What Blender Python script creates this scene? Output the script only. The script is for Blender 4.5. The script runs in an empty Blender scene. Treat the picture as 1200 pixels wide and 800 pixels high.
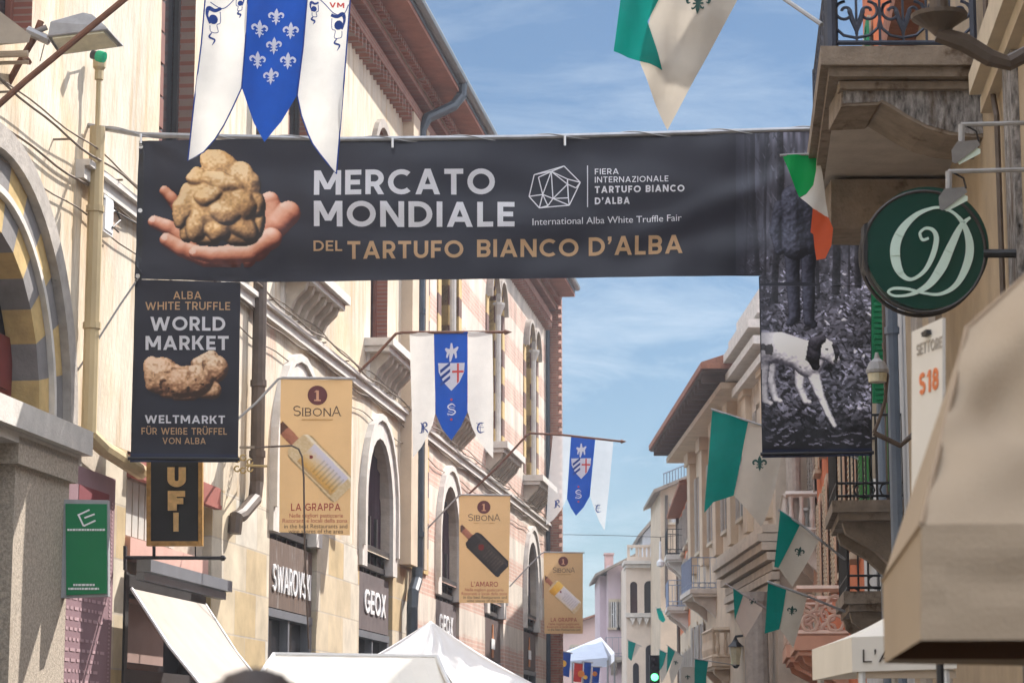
import bpy, bmesh, math, random
import numpy as np
from mathutils import Vector
from mathutils.geometry import tessellate_polygon
random.seed(7); rng = np.random.default_rng(11)
R = math.radians
scn = bpy.context.scene
COL = scn.collection

# ------------------------------------------------------------------ camera
F = 2833.33                       # focal length in pixels of a 1200 px wide frame
TH = math.atan(470 / F); CZ = 1.65
cam_d = bpy.data.cameras.new('camera'); cam = bpy.data.objects.new('camera', cam_d); COL.objects.link(cam)
cam_d.sensor_width = 36; cam_d.lens = 85; cam_d.clip_start = .1; cam_d.clip_end = 5000
cam.location = (0, 0, CZ); cam.rotation_euler = (R(90) + TH, 0, 0)
cam_d.dof.use_dof = True; cam_d.dof.focus_distance = 28; cam_d.dof.aperture_fstop = 7.5
scn.camera = cam

# ------------------------------------------------------------------ sky, sun, exposure
U_L = np.array([.1288, 1, 0]) / math.hypot(.1288, 1)      # direction of the left facade
N_L = np.array([U_L[1], -U_L[0], 0])
sv = U_L * 1.42 + N_L * 1.0; sv[2] = 1.62
SUN_EL = math.atan2(sv[2], math.hypot(sv[0], sv[1])); SUN_AZ = math.atan2(sv[0], sv[1])
world = bpy.data.worlds.new('World'); scn.world = world; world.use_nodes = True
wt = world.node_tree; bg = wt.nodes['Background']; wo = wt.nodes['World Output']
sky = wt.nodes.new('ShaderNodeTexSky'); sky.sky_type = 'NISHITA'; sky.sun_disc = False
sky.sun_elevation = SUN_EL; sky.sun_rotation = SUN_AZ
sky.air_density = 1.0; sky.dust_density = .25; sky.ozone_density = 2.5
# thin high cloud, laid out by direction
tc = wt.nodes.new('ShaderNodeTexCoord'); mp = wt.nodes.new('ShaderNodeMapping'); mp.inputs['Scale'].default_value = (4, 1.2, 16)
mp.inputs['Rotation'].default_value = (0, R(-9), 0)
nz = wt.nodes.new('ShaderNodeTexNoise'); nz.inputs['Scale'].default_value = 2.1; nz.inputs['Detail'].default_value = 8; nz.inputs['Roughness'].default_value = .68; nz.inputs['Distortion'].default_value = .5
cr = wt.nodes.new('ShaderNodeValToRGB'); cr.color_ramp.elements[0].position = .42; cr.color_ramp.elements[1].position = .68
cr.color_ramp.elements[0].color = (0, 0, 0, 1); cr.color_ramp.elements[1].color = (.55, .55, .55, 1)
sx = wt.nodes.new('ShaderNodeSeparateXYZ'); fade = wt.nodes.new('ShaderNodeMapRange')
fade.inputs[1].default_value = .36; fade.inputs[2].default_value = .13; fade.inputs[3].default_value = .12; fade.inputs[4].default_value = 1.0
mul = wt.nodes.new('ShaderNodeMath'); mul.operation = 'MULTIPLY'
mix = wt.nodes.new('ShaderNodeMixRGB'); mix.inputs[2].default_value = (8.5, 9.6, 10.6, 1)
tint = wt.nodes.new('ShaderNodeMixRGB'); tint.blend_type = 'MULTIPLY'; tint.inputs[0].default_value = 1; tint.inputs[2].default_value = (.60, .72, .80, 1)
lk = wt.links.new
lk(tc.outputs['Generated'], mp.inputs['Vector']); lk(mp.outputs[0], nz.inputs['Vector']); lk(nz.outputs['Fac'], cr.inputs[0])
lk(tc.outputs['Generated'], sx.inputs[0]); lk(sx.outputs['Z'], fade.inputs[0])
lk(cr.outputs[0], mul.inputs[0]); lk(fade.outputs[0], mul.inputs[1])
lk(sky.outputs[0], tint.inputs[1]); lk(tint.outputs[0], mix.inputs[1]); lk(mul.outputs[0], mix.inputs[0])
# added cloud-white fill, unseen overhead and behind the viewer, brightens the shaded sides
fill_glow = wt.nodes.new('ShaderNodeMixRGB'); fill_glow.inputs[2].default_value = (23, 24.5, 27.5, 1)
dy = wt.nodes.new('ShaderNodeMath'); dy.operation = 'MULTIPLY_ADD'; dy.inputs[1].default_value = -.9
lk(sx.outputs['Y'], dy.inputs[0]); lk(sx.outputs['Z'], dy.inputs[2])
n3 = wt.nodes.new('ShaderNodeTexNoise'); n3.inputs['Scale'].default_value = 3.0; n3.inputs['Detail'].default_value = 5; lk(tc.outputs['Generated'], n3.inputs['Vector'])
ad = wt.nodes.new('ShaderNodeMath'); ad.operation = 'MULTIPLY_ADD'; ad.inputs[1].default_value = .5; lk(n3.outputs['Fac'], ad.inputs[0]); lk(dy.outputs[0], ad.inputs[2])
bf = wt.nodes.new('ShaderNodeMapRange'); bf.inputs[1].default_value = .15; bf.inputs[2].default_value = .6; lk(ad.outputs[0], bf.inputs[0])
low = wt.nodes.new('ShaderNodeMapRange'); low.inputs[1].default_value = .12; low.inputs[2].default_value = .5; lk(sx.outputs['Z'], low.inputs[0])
bm2 = wt.nodes.new('ShaderNodeMath'); bm2.operation = 'MULTIPLY'; lk(bf.outputs[0], bm2.inputs[0]); lk(low.outputs[0], bm2.inputs[1]); lk(bm2.outputs[0], fill_glow.inputs[0]); lk(mix.outputs[0], fill_glow.inputs[1]); lk(fill_glow.outputs[0], bg.inputs['Color'])
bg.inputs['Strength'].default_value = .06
sun_d = bpy.data.lights.new('sun', 'SUN'); sun_d.energy = 5.0; sun_d.angle = R(.5); sun_d.color = (1, .94, .87)
sun = bpy.data.objects.new('sun', sun_d); COL.objects.link(sun); sun.location = (40, 40, 60)
sun.rotation_euler = Vector(-sv).to_track_quat('-Z', 'Y').to_euler()
scn.view_settings.view_transform = 'Standard'; scn.view_settings.look = 'None'
scn.view_settings.exposure = .78; scn.view_settings.gamma = 1
try: scn.view_settings.use_curve_mapping = False
except Exception: pass
scn.cycles.max_bounces = 8; scn.cycles.diffuse_bounces = 5; scn.cycles.transparent_max_bounces = 8
scn.cycles.use_denoising = True

# ------------------------------------------------------------------ pixel -> place
_c, _s = math.cos(TH), math.sin(TH)
CAMP = np.array([0, 0, CZ])
def ray(px, py):
    a = (px - 600) / F; b = (400 - py) / F
    return np.array([a, _c - b * _s, _s + b * _c])
def P(px, py, d):
    r = ray(px, py); return CAMP + r * (d / r[1])
class Fr:
    """upright plane: origin o, run direction u, outward normal n"""
    def __init__(s, o, u, n):
        s.o = np.array([o[0], o[1], 0.]); s.u = np.array(u, float); s.n = np.array(n, float)
    def pt(s, a, n, z): return s.o + s.u * a + s.n * n + np.array([0, 0, z])
    def px(s, px, py, n=0):
        r = ray(px, py); o = s.o + s.n * n
        p = CAMP + r * (((o - CAMP) @ s.n) / (r @ s.n))
        return (p - o) @ s.u, p[2]
    def P(s, px, py, n=0, dn=0):
        a, z = s.px(px, py, n); return s.pt(a, n + dn, z)
def CF(d): return Fr((0, d), (1, 0, 0), (0, -1, 0))       # plane facing the viewer's end of the street
L = Fr(P(100, 148, 26), U_L, N_L)
def side(y0, x0, slope):
    h = math.hypot(slope, 1); u = np.array([slope, 1, 0]) / h
    return Fr((x0, y0), u, (-u[1], u[0], 0))
R1 = side(18, 3.63, .092)          # near right facades
R2 = side(62, 6.8, -.02)           # the stone palace and what follows
R3 = side(86, 6.5, .03)
def r1s(y): return (y - 18) * math.hypot(.092, 1)
def r2s(y): return (y - 62) * math.hypot(.02, 1)

# ------------------------------------------------------------------ materials
def S(r, g, b):
    f = lambda c: (c / 255 / 12.92) if c / 255 <= .04045 else ((c / 255 + .055) / 1.055) ** 2.4
    return (f(r), f(g), f(b))
MATS = {}
def mat(name, c, rough=.8, var=.18, scale=3.0, stretch=(1, 1, 1), metal=0, bump=0, bscale=30, transl=0, spec=.4, c2=None, c2s=1.0, c2t=.55, c2w=.12):
    if name in MATS: return MATS[name]
    m = bpy.data.materials.new(name); m.use_nodes = True; t = m.node_tree; n = t.nodes; l = t.links.new
    b = n['Principled BSDF']; b.inputs['Roughness'].default_value = rough; b.inputs['Metallic'].default_value = metal
    b.inputs['Specular IOR Level'].default_value = spec
    co = n.new('ShaderNodeTexCoord'); ma = n.new('ShaderNodeMapping'); ma.inputs['Scale'].default_value = stretch
    l(co.outputs['Object'], ma.inputs[0])
    no = n.new('ShaderNodeTexNoise'); no.inputs['Scale'].default_value = scale; no.inputs['Detail'].default_value = 6; no.inputs['Roughness'].default_value = .62
    l(ma.outputs[0], no.inputs['Vector'])
    mr = n.new('ShaderNodeMapRange'); mr.inputs[1].default_value = .3; mr.inputs[2].default_value = .7
    mr.inputs[3].default_value = 1 - var; mr.inputs[4].default_value = 1 + var * .6
    l(no.outputs['Fac'], mr.inputs[0])
    mx = n.new('ShaderNodeMixRGB'); mx.blend_type = 'MULTIPLY'; mx.inputs[0].default_value = 1; mx.inputs[1].default_value = (*c, 1)
    l(mr.outputs[0], mx.inputs[2]); out = mx.outputs[0]
    if c2 is not None:                                    # wear of another colour with a shape of its own
        n2 = n.new('ShaderNodeTexNoise'); n2.inputs['Scale'].default_value = c2s; n2.inputs['Detail'].default_value = 8; n2.inputs['Roughness'].default_value = .7
        l(ma.outputs[0], n2.inputs['Vector'])
        m2 = n.new('ShaderNodeMapRange'); m2.inputs[1].default_value = c2t; m2.inputs[2].default_value = c2t + c2w
        l(n2.outputs['Fac'], m2.inputs[0])
        x2 = n.new('ShaderNodeMixRGB'); x2.inputs[2].default_value = (*c2, 1); l(m2.outputs[0], x2.inputs[0]); l(out, x2.inputs[1]); out = x2.outputs[0]
    l(out, b.inputs['Base Color'])
    if bump:
        nb = n.new('ShaderNodeTexNoise'); nb.inputs['Scale'].default_value = bscale; nb.inputs['Detail'].default_value = 5
        l(co.outputs['Object'], nb.inputs['Vector'])
        bu = n.new('ShaderNodeBump'); bu.inputs['Strength'].default_value = bump; bu.inputs['Distance'].default_value = .02
        l(nb.outputs['Fac'], bu.inputs['Height']); l(bu.outputs[0], b.inputs['Normal'])
    if transl:
        tr = n.new('ShaderNodeBsdfTranslucent'); l(out, tr.inputs['Color'])
        ms = n.new('ShaderNodeMixShader'); ms.inputs[0].default_value = transl
        l(b.outputs[0], ms.inputs[1]); l(tr.outputs[0], ms.inputs[2]); l(ms.outputs[0], n['Material Output'].inputs['Surface'])
    MATS[name] = m; return m
def yz_vec(m, swap=False):
    n = m.node_tree.nodes; l = m.node_tree.links.new
    co = n.new('ShaderNodeTexCoord'); sp = n.new('ShaderNodeSeparateXYZ'); cb = n.new('ShaderNodeCombineXYZ')
    l(co.outputs['Object'], sp.inputs[0]); l(sp.outputs['X' if swap else 'Y'], cb.inputs['X']); l(sp.outputs['Z'], cb.inputs['Y']); return cb.outputs[0]
def brickmat(name, c1, c2, mortar, bw=.28, bh=.075, ms=.012, swap=False, rough=.85, var=.2, bump=.4, ns=2.0):
    m = mat(name, c1, rough, var, ns); n = m.node_tree.nodes; l = m.node_tree.links.new
    br = n.new('ShaderNodeTexBrick'); br.inputs['Scale'].default_value = 1; br.inputs['Brick Width'].default_value = bw; br.inputs['Row Height'].default_value = bh
    br.inputs['Mortar Size'].default_value = ms; br.inputs['Color1'].default_value = (*c1, 1); br.inputs['Color2'].default_value = (*c2, 1); br.inputs['Mortar'].default_value = (*mortar, 1)
    l(yz_vec(m, swap), br.inputs['Vector'])
    mx = [q for q in n if q.type == 'MIX_RGB'][0]; l(br.outputs['Color'], mx.inputs[1])
    bu = n.new('ShaderNodeBump'); bu.inputs['Strength'].default_value = bump; bu.inputs['Distance'].default_value = .01; bu.invert = True
    l(br.outputs['Fac'], bu.inputs['Height']); l(bu.outputs[0], n['Principled BSDF'].inputs['Normal'])
    return m
def vcolmat(name, rough=.5, spec=.3):
    m = bpy.data.materials.new(name); m.use_nodes = True; n = m.node_tree.nodes; l = m.node_tree.links.new
    a = n.new('ShaderNodeAttribute'); a.attribute_name = 'Col'; b = n['Principled BSDF']
    b.inputs['Roughness'].default_value = rough; b.inputs['Specular IOR Level'].default_value = spec
    l(a.outputs['Color'], b.inputs['Base Color']); MATS[name] = m; return m
def plaster_netted():
    m = mat('old_plaster', (.63, .56, .45), .9, .3, 1.1, (1, 1, .5), bump=.35, bscale=9, c2=(.56, .36, .27), c2s=.9, c2t=.60, c2w=.12)
    n = m.node_tree.nodes; l = m.node_tree.links.new; b = n['Principled BSDF']
    src = b.inputs['Base Color'].links[0].from_socket
    # fine vertical dribbles of dirt, ochre patches
    co = n.new('ShaderNodeTexCoord'); ma = n.new('ShaderNodeMapping'); ma.inputs['Scale'].default_value = (1.6, 1.6, .16); l(co.outputs['Object'], ma.inputs[0])
    no = n.new('ShaderNodeTexNoise'); no.inputs['Scale'].default_value = 3; no.inputs['Detail'].default_value = 6; l(ma.outputs[0], no.inputs['Vector'])
    mr = n.new('ShaderNodeMapRange'); mr.inputs[1].default_value = .52; mr.inputs[2].default_value = .72; mr.inputs[3].default_value = 0; mr.inputs[4].default_value = .95; l(no.outputs['Fac'], mr.inputs[0])
    x = n.new('ShaderNodeMixRGB'); x.inputs[2].default_value = (.44, .32, .19, 1); l(mr.outputs[0], x.inputs[0]); l(src, x.inputs[1]); src = x.outputs[0]
    n5 = n.new('ShaderNodeTexNoise'); n5.inputs['Scale'].default_value = .42; n5.inputs['Detail'].default_value = 7; n5.inputs['Roughness'].default_value = .68; l(co.outputs['Object'], n5.inputs['Vector'])
    m5 = n.new('ShaderNodeMapRange'); m5.inputs[1].default_value = .46; m5.inputs[2].default_value = .66; m5.inputs[4].default_value = .75; l(n5.outputs['Fac'], m5.inputs[0])
    x5 = n.new('ShaderNodeMixRGB'); x5.inputs[2].default_value = (.58, .43, .25, 1); l(m5.outputs[0], x5.inputs[0]); l(src, x5.inputs[1]); src = x5.outputs[0]
    # the fixed safety net: two families of thin slack threads
    v = yz_vec(m)
    for sg in (1, -1):
        mm = n.new('ShaderNodeMapping'); mm.inputs['Rotation'].default_value = (0, 0, sg * R(16)); l(v, mm.inputs[0])
        w = n.new('ShaderNodeTexWave'); w.inputs['Scale'].default_value = 2.3; w.inputs['Distortion'].default_value = 3.5; w.inputs['Detail'].default_value = 1; w.inputs['Detail Scale'].default_value = .5
        l(mm.outputs[0], w.inputs['Vector'])
        q = n.new('ShaderNodeMapRange'); q.inputs[1].default_value = .965; q.inputs[2].default_value = 1; q.inputs[3].default_value = 0; q.inputs[4].default_value = .34; l(w.outputs['Fac'], q.inputs[0])
        y = n.new('ShaderNodeMixRGB'); y.inputs[2].default_value = (.22, .17, .13, 1); l(q.outputs[0], y.inputs[0]); l(src, y.inputs[1]); src = y.outputs[0]
    l(src, b.inputs['Base Color'])
    return m
def banded():
    m = mat('banded_masonry', (.6, .52, .43), .9, .34, 1.3, (1, 1, .4), bump=.4, bscale=14)
    n = m.node_tree.nodes; l = m.node_tree.links.new; mx = [q for q in n if q.type == 'MIX_RGB'][0]
    v = yz_vec(m); sp = n.new('ShaderNodeSeparateXYZ'); l(v, sp.inputs[0])
    a = n.new('ShaderNodeMath'); a.operation = 'DIVIDE'; a.inputs[1].default_value = 1.15; l(sp.outputs['Y'], a.inputs[0])
    f = n.new('ShaderNodeMath'); f.operation = 'FRACT'; l(a.outputs[0], f.inputs[0])
    g = n.new('ShaderNodeMapRange'); g.inputs[1].default_value = .45; g.inputs[2].default_value = .55; l(f.outputs[0], g.inputs[0])
    br = n.new('ShaderNodeTexBrick'); br.inputs['Scale'].default_value = 1; br.inputs['Brick Width'].default_value = .32; br.inputs['Row Height'].default_value = .095; br.inputs['Mortar Size'].default_value = .012
    br.inputs['Color1'].default_value = (.50, .30, .235, 1); br.inputs['Color2'].default_value = (.56, .37, .29, 1); br.inputs['Mortar'].default_value = (.56, .47, .40, 1); l(v, br.inputs['Vector'])
    x = n.new('ShaderNodeMixRGB'); x.inputs[2].default_value = (.60, .53, .45, 1); l(g.outputs[0], x.inputs[0]); l(br.outputs['Color'], x.inputs[1]); l(x.outputs[0], mx.inputs[1])
    nn = n.new('ShaderNodeTexNoise'); nn.inputs['Scale'].default_value = 1.6; nn.inputs['Detail'].default_value = 6; l(v, nn.inputs['Vector'])
    ws = n.new('ShaderNodeMath'); ws.operation = 'MULTIPLY_ADD'; ws.inputs[1].default_value = .26; l(nn.outputs['Fac'], ws.inputs[0]); l(f.outputs[0], ws.inputs[2])
    of = n.new('ShaderNodeMath'); of.operation = 'SUBTRACT'; of.inputs[1].default_value = .13; l(ws.outputs[0], of.inputs[0]); l(of.outputs[0], g.inputs[0])
    return m
M_PLA = plaster_netted(); M_BAND = banded()
M_BRICK = brickmat('red_brick', (.24, .09, .062), (.30, .125, .085), (.27, .19, .15))
M_BRICKX = brickmat('flank_brick', (.27, .10, .068), (.36, .16, .11), (.30, .22, .17), swap=True)
M_BLOCK = brickmat('ashlar_blocks', (.62, .58, .50), (.50, .37, .19), (.46, .40, .32), bw=1.25, bh=.62, ms=.012, var=.26, ns=1.6)
M_STONE = mat('pale_stone', (.50, .43, .35), .85, .25, 4, bump=.4, bscale=25, c2=(.30, .25, .2), c2s=2, c2t=.6)
M_GREYST = mat('grey_stone', (.40, .36, .32), .85, .25, 5, bump=.4, bscale=25)
M_GRANITE = mat('warm_granite', (.46, .39, .31), .85, .45, 34, bump=.4, bscale=60, c2=(.34, .27, .2), c2s=1.2, c2t=.6)
M_SHOPAWN = mat('shop_awning_canvas', (.47, .42, .37), .9, .12, 2, transl=.12)
M_WHITEST = mat('white_stone', (.62, .58, .53), .8, .18, 4, bump=.25)
M_OCHRE = mat('ochre_stone', (.54, .38, .16), .85, .25, 4, bump=.3)
M_BROWN = mat('brown_stone', (.14, .07, .055), .85, .25, 4, bump=.3)
M_GREYVO = mat('grey_voussoir', (.22, .205, .2), .85, .2, 4, bump=.3)
M_SHUT = mat('brown_shutter', (.20, .075, .05), .6, .2, 6)
M_DARKWIN = mat('dark_glass', (.035, .033, .036), .12, .1, 3, spec=.6)
M_DARK = mat('dark_interior', (.03, .024, .028), .9, .2)
M_PURPLE = mat('dark_purple_cloth', (.05, .024, .034), .85, .3, 4, (6, 6, .4))
M_FRAME = mat('dark_frame', (.05, .045, .045), .5)
M_IRON = mat('black_iron', (.025, .025, .028), .45, .2)
M_RUST = mat('rusty_pole', (.17, .075, .045), .55, .3, 9)
M_STEEL = mat('grey_steel', (.33, .33, .34), .38, .2, 8, metal=.6)
M_GALV = mat('galvanised_grey', (.36, .36, .37), .5, .2, 6)
M_PIPE_BR = mat('brown_pipe', (.11, .082, .065), .5, .25, 6)
M_PIPE_YE = mat('ochre_pipe', (.50, .39, .22), .6, .28, 3, (1, 1, .3))
M_PIPE_DK = mat('dark_blue_pipe', (.05, .065, .085), .4, .2)
M_GUTTER = mat('grey_gutter', (.12, .14, .16), .4, .2)
M_TILE = mat('roof_tile', (.30, .13, .08), .9, .35, 6)
M_WHITEFR = mat('white_frame', (.72, .72, .72), .5, .1)
M_WHITEL = mat('white_letter', (.82, .82, .82), .5, .05)
M_GOLDL = mat('gold_letter', (.78, .52, .22), .4, .25, 12)
M_WPRINT = mat('white_print', (.86, .86, .9), .6, .04, transl=.3)
M_GPRINT = mat('gold_print', (.62, .40, .22), .6, .05, transl=.25)
M_BAN = mat('banner_vinyl', (.018, .0185, .029), .45, .1, 2, spec=.4, transl=.12)
M_NAVY = mat('navy_hem', (.012, .018, .05), .45, .1)
M_PIC = vcolmat('printed_picture', .5, .35)
M_BLUE = mat('blue_cloth', S(14, 74, 170), .75, .1, 6, transl=.25)
M_WCLOTH = mat('white_cloth', (.80, .79, .76), .85, .06, 6, transl=.35)
def sheer():
    m = mat('sheer_white_cloth', (.74, .76, .78), .85, .06, 6, transl=.5); n = m.node_tree.nodes; l = m.node_tree.links.new
    o = n['Material Output']; src = o.inputs['Surface'].links[0].from_socket; tr = n.new('ShaderNodeBsdfTransparent'); ms = n.new('ShaderNodeMixShader'); ms.inputs[0].default_value = .42
    l(src, ms.inputs[1]); l(tr.outputs[0], ms.inputs[2]); l(ms.outputs[0], o.inputs['Surface']); return m
M_SHEER = sheer()
M_CCLOTH = mat('cream_cloth', (.56, .51, .44), .85, .06, 6, transl=.30)
M_TEAL = mat('teal_cloth', S(0, 132, 122), .75, .1, 5, transl=.35)
M_SIB = mat('sand_cloth', (.64, .43, .22), .8, .05, 3, transl=.2)
M_MAROON = mat('maroon_print', (.13, .035, .035), .7, .05)
M_REDPR = mat('red_print', (.36, .06, .05), .7, .05)
M_INK = mat('ink_print', (.05, .035, .03), .7, .05)
M_EMB = mat('blue_print', S(20, 60, 140), .75, .05)
M_REDX = mat('red_cross_print', (.6, .06, .05), .75, .05)
M_TENT = mat('tent_canvas', (.92, .91, .91), .8, .06, 2, transl=.15)
M_AWN = mat('cream_awning', (.88, .84, .77), .85, .08, 2, transl=.12)
M_TAN = mat('beige_canvas', (.44, .345, .25), .9, .10, 1.2, bump=.25, bscale=160, transl=.06)
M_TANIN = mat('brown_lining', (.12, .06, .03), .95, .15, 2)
M_GREENSG = mat('green_sign_paint', (.003, .048, .034), .3, .1, 3, spec=.5)
M_MINT = mat('mint_letter', (.62, .80, .74), .5, .06)
M_GREEN2 = mat('green_panel', S(0, 120, 70), .4, .06)
M_ROOFST = mat('balcony_stone', (.27, .22, .175), .9, .3, 5, bump=.5, bscale=30, c2=(.10, .065, .04), c2s=3, c2t=.55)
M_LICHEN = mat('lichen_stone', (.30, .285, .28), .95, .9, 26, (1, 1, .3), bump=.8, bscale=40, c2=(.10, .065, .04), c2s=2.2, c2t=.52)
M_SOFFIT = mat('soffit_plaster', (.48, .44, .40), .9, .2, 3, bump=.2)
M_BEIGE = mat('beige_plaster', (.42, .33, .23), .9, .2, 1.5, bump=.25, c2=(.33, .27, .21), c2s=1.2, c2t=.58)
M_BEIGE2 = mat('pale_trim', (.55, .47, .36), .85, .15, 3)
M_PALEB = mat('pale_blue_plaster', (.55, .57, .60), .9, .12, 1.5)
M_ORANGE = mat('orange_plaster', (.58, .17, .07), .9, .16, 1.2)
M_PINK = mat('pink_plaster', (.60, .37, .27), .9, .15, 1.2)
M_CREAM = mat('cream_plaster', (.58, .47, .35), .9, .18, 1.2, c2=(.42, .33, .25), c2s=1, c2t=.6)
M_YELL = mat('yellow_plaster', (.60, .40, .18), .9, .15, 1.2)
M_GREENSH = mat('green_shutter', S(20, 120, 75), .6, .15, 4)
M_LGREEN = mat('light_green_shutter', S(60, 120, 60), .6, .15, 4)
M_BLUEPIPE = mat('blue_grey_pipe', (.20, .24, .30), .5, .15)
M_ASPH = mat('paving_stone', (.20, .18, .165), .9, .3, 2, bump=.3)
M_HAIR = mat('brown_hair', (.035, .02, .014), .6, .3, 40)
M_SKIN = mat('skin', (.55, .32, .24), .6, .08)
M_JACKET = mat('grey_jacket', (.12, .12, .14), .85, .2)
M_JEANS = mat('jeans', (.05, .07, .13), .9, .2)
M_SHOE = mat('shoe_leather', (.04, .03, .025), .5)
M_LAMPGL = mat('lamp_glass', (.62, .58, .42), .15, .2, 8, spec=.6)
M_LAMPW = mat('lamp_tube', (.70, .85, .78), .3, .05)
M_LED = mat('green_lens', (.0, .35, .17), .2, .05)

# ------------------------------------------------------------------ mesh builder
ORG = {}
def org(o):
    while o.parent: o = o.parent
    return ORG[o.name]
class MB:
    def __init__(s): s.v = []; s.f = []; s.m = []
    def add(s, vs, fs, m=0):
        k = len(s.v); s.v += [tuple(map(float, p)) for p in vs]
        for f in fs: s.f.append([i + k for i in f]); s.m.append(m)
        return s
    def hexa(s, a, b, m=0):                    # two matching quads
        return s.add(list(a) + list(b), [(0, 1, 2, 3), (7, 6, 5, 4), (0, 4, 5, 1), (1, 5, 6, 2), (2, 6, 7, 3), (3, 7, 4, 0)], m)
    def box(s, fr, a0, a1, n0, n1, z0, z1, m=0):
        q = [(a0, z0), (a1, z0), (a1, z1), (a0, z1)]
        return s.hexa([fr.pt(a, n0, z) for a, z in q], [fr.pt(a, n1, z) for a, z in q], m)
    def prism(s, pts, ext, m=0):
        n = len(pts); ext = np.array(ext, float); pts = [np.array(p, float) for p in pts]
        tr = tessellate_polygon([[Vector(p) for p in pts]])
        vs = pts + [p + ext for p in pts]
        fs = [tuple(t) for t in tr] + [tuple(i + n for i in t[::-1]) for t in tr] + [(i, (i + 1) % n, (i + 1) % n + n, i + n) for i in range(n)]
        return s.add(vs, fs, m)
    def poly(s, fr, sz, n0, n1, m=0):          # polygon in (run, height), extruded from n0 to n1
        return s.prism([fr.pt(a, n0, z) for a, z in sz], fr.n * (n1 - n0), m)
    def ppx(s, fr, pxs, n0, n1, m=0):          # the same, outline read off the picture at plane n0
        return s.poly(fr, [fr.px(x, y, n0) for x, y in pxs], n0, n1, m)
    def tube(s, pts, r, k=8, m=0, caps=True):
        pts = [np.array(p, float) for p in pts]; n = len(pts); rs = r if hasattr(r, '__len__') else [r] * n
        vs = []; pu = None
        for i, p in enumerate(pts):
            t = pts[min(i + 1, n - 1)] - pts[max(i - 1, 0)]; t = t / (np.linalg.norm(t) + 1e-9)
            if pu is None:
                a = np.array([0, 0, 1.]) if abs(t[2]) < .9 else np.array([1., 0, 0])
                pu = np.cross(t, a)
            pu = pu - t * (pu @ t); pu /= np.linalg.norm(pu) + 1e-9; w = np.cross(t, pu)
            for j in range(k):
                an = 2 * math.pi * j / k; vs.append(p + (pu * math.cos(an) + w * math.sin(an)) * rs[i])
        fs = [(i * k + j, i * k + (j + 1) % k, (i + 1) * k + (j + 1) % k, (i + 1) * k + j) for i in range(n - 1) for j in range(k)]
        if caps: fs += [tuple(range(k))[::-1], tuple((n - 1) * k + j for j in range(k))]
        return s.add(vs, fs, m)
    def lathe(s, c, prof, k=12, m=0, ax=(0, 0, 1)):     # profile (r, h) along ax from c
        ax = np.array(ax, float); ax /= np.linalg.norm(ax); c = np.array(c, float)
        return s.tube([c + ax * h for r, h in prof], [max(r, 1e-4) for r, h in prof], k, m)
    def wall(s, fr, outer, holes, n=0, rev=.25, m=0, mr=1):
        allp = [outer] + holes
        tr = tessellate_polygon([[Vector((a, z, 0)) for a, z in lp] for lp in allp])
        flat = [p for lp in allp for p in lp]
        s.add([fr.pt(a, n, z) for a, z in flat], [tuple(t) for t in tr], m)
        for hi, h in enumerate(holes):
            k = len(h); vs = [fr.pt(a, n, z) for a, z in h] + [fr.pt(a, n - rev, z) for a, z in h]
            s.add(vs, [(i, (i + 1) % k, (i + 1) % k + k, i + k) for i in range(k)], mr[hi] if isinstance(mr, (list, tuple)) else mr)
        return s
    def wedge(s, fr, a0, a1, n0, n1, z, rise, th=.18, m=0):   # closed sloping roof, eave at n0, ridge at n1
        q = [(n0, z), (n1, z), (n1, z + rise + th), (n0, z + th)]
        return s.hexa([fr.pt(a0, n, zz) for n, zz in q], [fr.pt(a1, n, zz) for n, zz in q], m)
    def band(s, fr, inn, out, n0, n1, m=0, closed=False, ms=None):  # strip between two outlines
        k = len(inn)
        for i in range(k if closed else k - 1):
            j = (i + 1) % k; q = [inn[i], inn[j], out[j], out[i]]
            s.hexa([fr.pt(a, n0, z) for a, z in q], [fr.pt(a, n1, z) for a, z in q], ms[i % len(ms)] if ms else m)
        return s
    def build(s, name, mats, parent=None, origin=None, smooth=False, merge=False):
        mats = mats if isinstance(mats, (list, tuple)) else [mats]
        v = np.array(s.v)
        if parent is not None: o = org(parent)
        elif origin is not None: o = np.array(origin, float)
        else: o = np.array([(v[:, 0].min() + v[:, 0].max()) / 2, (v[:, 1].min() + v[:, 1].max()) / 2, v[:, 2].min()])
        me = bpy.data.meshes.new(name); me.from_pydata((v - o).tolist(), [], s.f)
        for q in mats: me.materials.append(q)
        me.polygons.foreach_set('material_index', s.m)
        if smooth: me.polygons.foreach_set('use_smooth', [True] * len(s.f))
        bm = bmesh.new(); bm.from_mesh(me)
        if merge: bmesh.ops.remove_doubles(bm, verts=bm.verts, dist=1e-4)
        bmesh.ops.recalc_face_normals(bm, faces=bm.faces)
        bm.to_mesh(me); bm.free()
        ob = bpy.data.objects.new(name, me); COL.objects.link(ob)
        if parent is not None: ob.parent = parent
        else: ob.location = o; ORG[ob.name] = o
        return ob
def tag(o, label=None, cat=None, group=None, kind=None):
    for k, q in (('label', label), ('category', cat), ('group', group), ('kind', kind)):
        if q: o[k] = q
    return o
def thing(name, label, cat, loc, group=None):
    o = bpy.data.objects.new(name, None); o.empty_display_size = .3; COL.objects.link(o)
    o.location = [float(q) for q in loc]; ORG[o.name] = np.array(loc, float); return tag(o, label, cat, group)

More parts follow.
